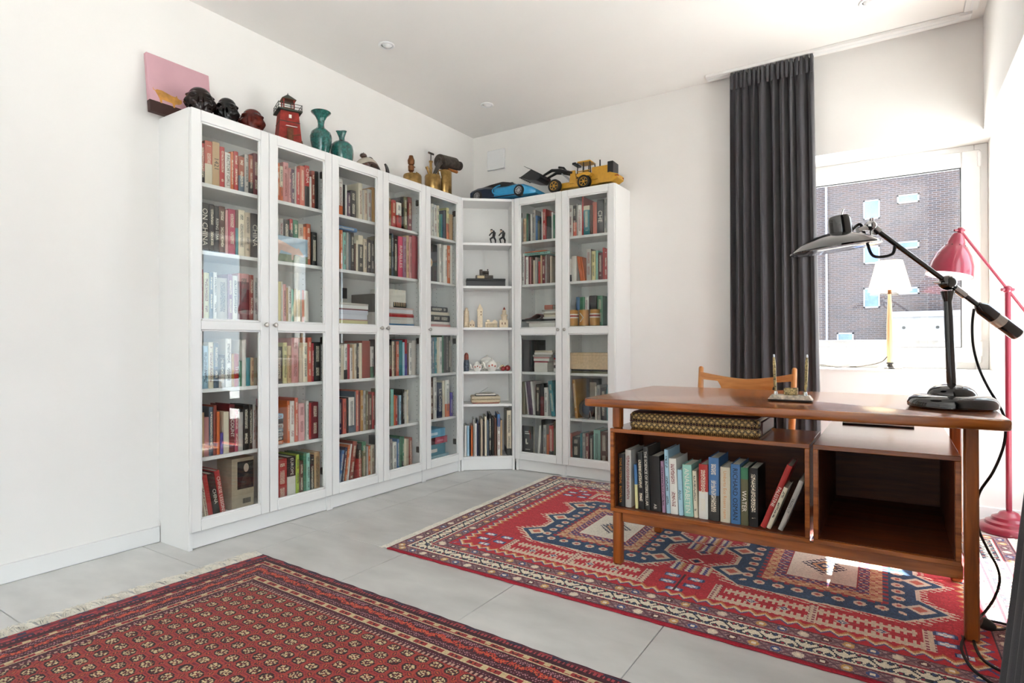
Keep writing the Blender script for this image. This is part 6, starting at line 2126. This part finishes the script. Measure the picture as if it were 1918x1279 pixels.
# portrait on the beige book, bottom shelf
t = thing('portrait_panel', 'beige boxed set with a dark portrait and barcode, bottom shelf under carved heads', 'box', lpt(-2.252, .10, .1034), R90)
MB().box(0, .122, 0, .13, 0, .258, .001).build('slipcase', pmat('beige_board', '#bfae94', 0.7, var=0.08), t)
MB().box(.030, .118, -.001, -.0002, .10, .24).build('portrait_ground', MT['blackm'], t)
MB().ell((.078, -.001, .205), (.014, .0012, .022), 14, 8).build('portrait_face', MT['skin'], t)
MB().prism([(.045, .10), (.11, .10), (.10, .15), (.085, .175), (.07, .175), (.055, .15)], 1, -.0018, -.0011).build('portrait_coat', MT['iron'], t)
for k in range(9): MB().box(.06 + .005 * k, .0625 + .005 * k + .001 * (k % 2), -.001, -.0002, .025, .05).build('barcode_bar', MT['blackm'], t)

# ------------------------------------------------------------ curtains
def curtain(name, label, axis, a0, a1, c, z0, z1, folds, seed, flare=None, amp=.035):
    """hanging cloth; axis 0: runs along x at y=c, axis 1: runs along y at x=c"""
    r = random.Random(seed)
    NX, NZ = folds * 14, 46
    ph = [r.uniform(-.5, .5) for _ in range(folds + 2)]
    am = [r.uniform(.55, 1.3) for _ in range(folds + 2)]
    v = []; f = []
    for j in range(NZ + 1):
        t = j / NZ                                      # 0 top .. 1 bottom
        z = z1 + (z0 - z1) * t
        head = min(1, max(0, 1.6 - t / .03))                      # gathered tape
        for i in range(NX + 1):
            u = i / NX
            uw = u + .016 * math.sin(2 * math.pi * u * 2 + seed) + .011 * math.sin(2 * math.pi * u * 5 + 2)
            k = min(max(uw, 0), 1) * folds
            i0 = min(int(k), folds); fr = k - int(k)
            A = am[i0] * (1 - fr) + am[i0 + 1] * fr
            s = math.sin(2 * math.pi * k + ph[i0] * .8 * t)
            s = math.copysign(abs(s) ** .8, s)
            d = amp * A * s * (.45 + .55 * min(1, t / .12)) + amp * .25 * math.sin(2 * math.pi * k * .5 + 1 + seed) * t
            d = d * (1 - head) + head * amp * .42 * math.sin(2 * math.pi * k * 2.0)
            w = a0 + (a1 - a0) * u
            w += .018 * math.sin(4 * math.pi * k) * .25 * t
            w = w + (w - a0) * (.07 * t if flare is None else 0)
            q = c + d
            if flare: q += flare(t, u)
            v.append((w, q, z) if axis == 0 else (q, w, z))
    for j in range(NZ):
        for i in range(NX):
            a = j * (NX + 1) + i
            f.append((a, a + 1, a + NX + 2, a + NX + 1))
    t = thing(name, label, 'curtain', (0, 0, 0))
    o = MB().add(v, f).build('cloth', MT['curtain'], t, ang=180)
    so = o.modifiers.new('thickness', 'SOLIDIFY'); so.thickness = .0016
    hk = MB()
    zt = z1
    # heading tape pleats
    m = MB()
    n = folds * 2
    for i in range(n):
        w = a0 + (a1 - a0) * (i + .6) / n + r.uniform(-.004, .004)
        cc = c - amp * .42 - .003 if axis == 0 else c - amp * .42 - .003
        p = [(w, cc, zt + .004), (w, cc - .003, zt - .06), (w, cc - .0015, zt - .10)] if axis == 0 else [(cc, w, zt + .004), (cc - .003, w, zt - .06), (cc - .0015, w, zt - .10)]
        MB().tube(p, [.008, .0105, .006], 8).build('pleat', MT['curtain'], t)
    return t
curtain('curtain', 'charcoal pleated curtain gathered beside the window', 0, 2.085, 2.560, -.085, .012, 2.632, 9, 4, amp=.05)
curtain('curtain', 'charcoal curtain hanging by the right-hand wall at the rug end', 1, -3.15, -2.12, 3.285, .012, 2.632, 14, 9,
        flare=lambda t, u: -.122 * max(0, (t - .55) / .45) ** 1.05 * (.35 + .65 * u), amp=.03)
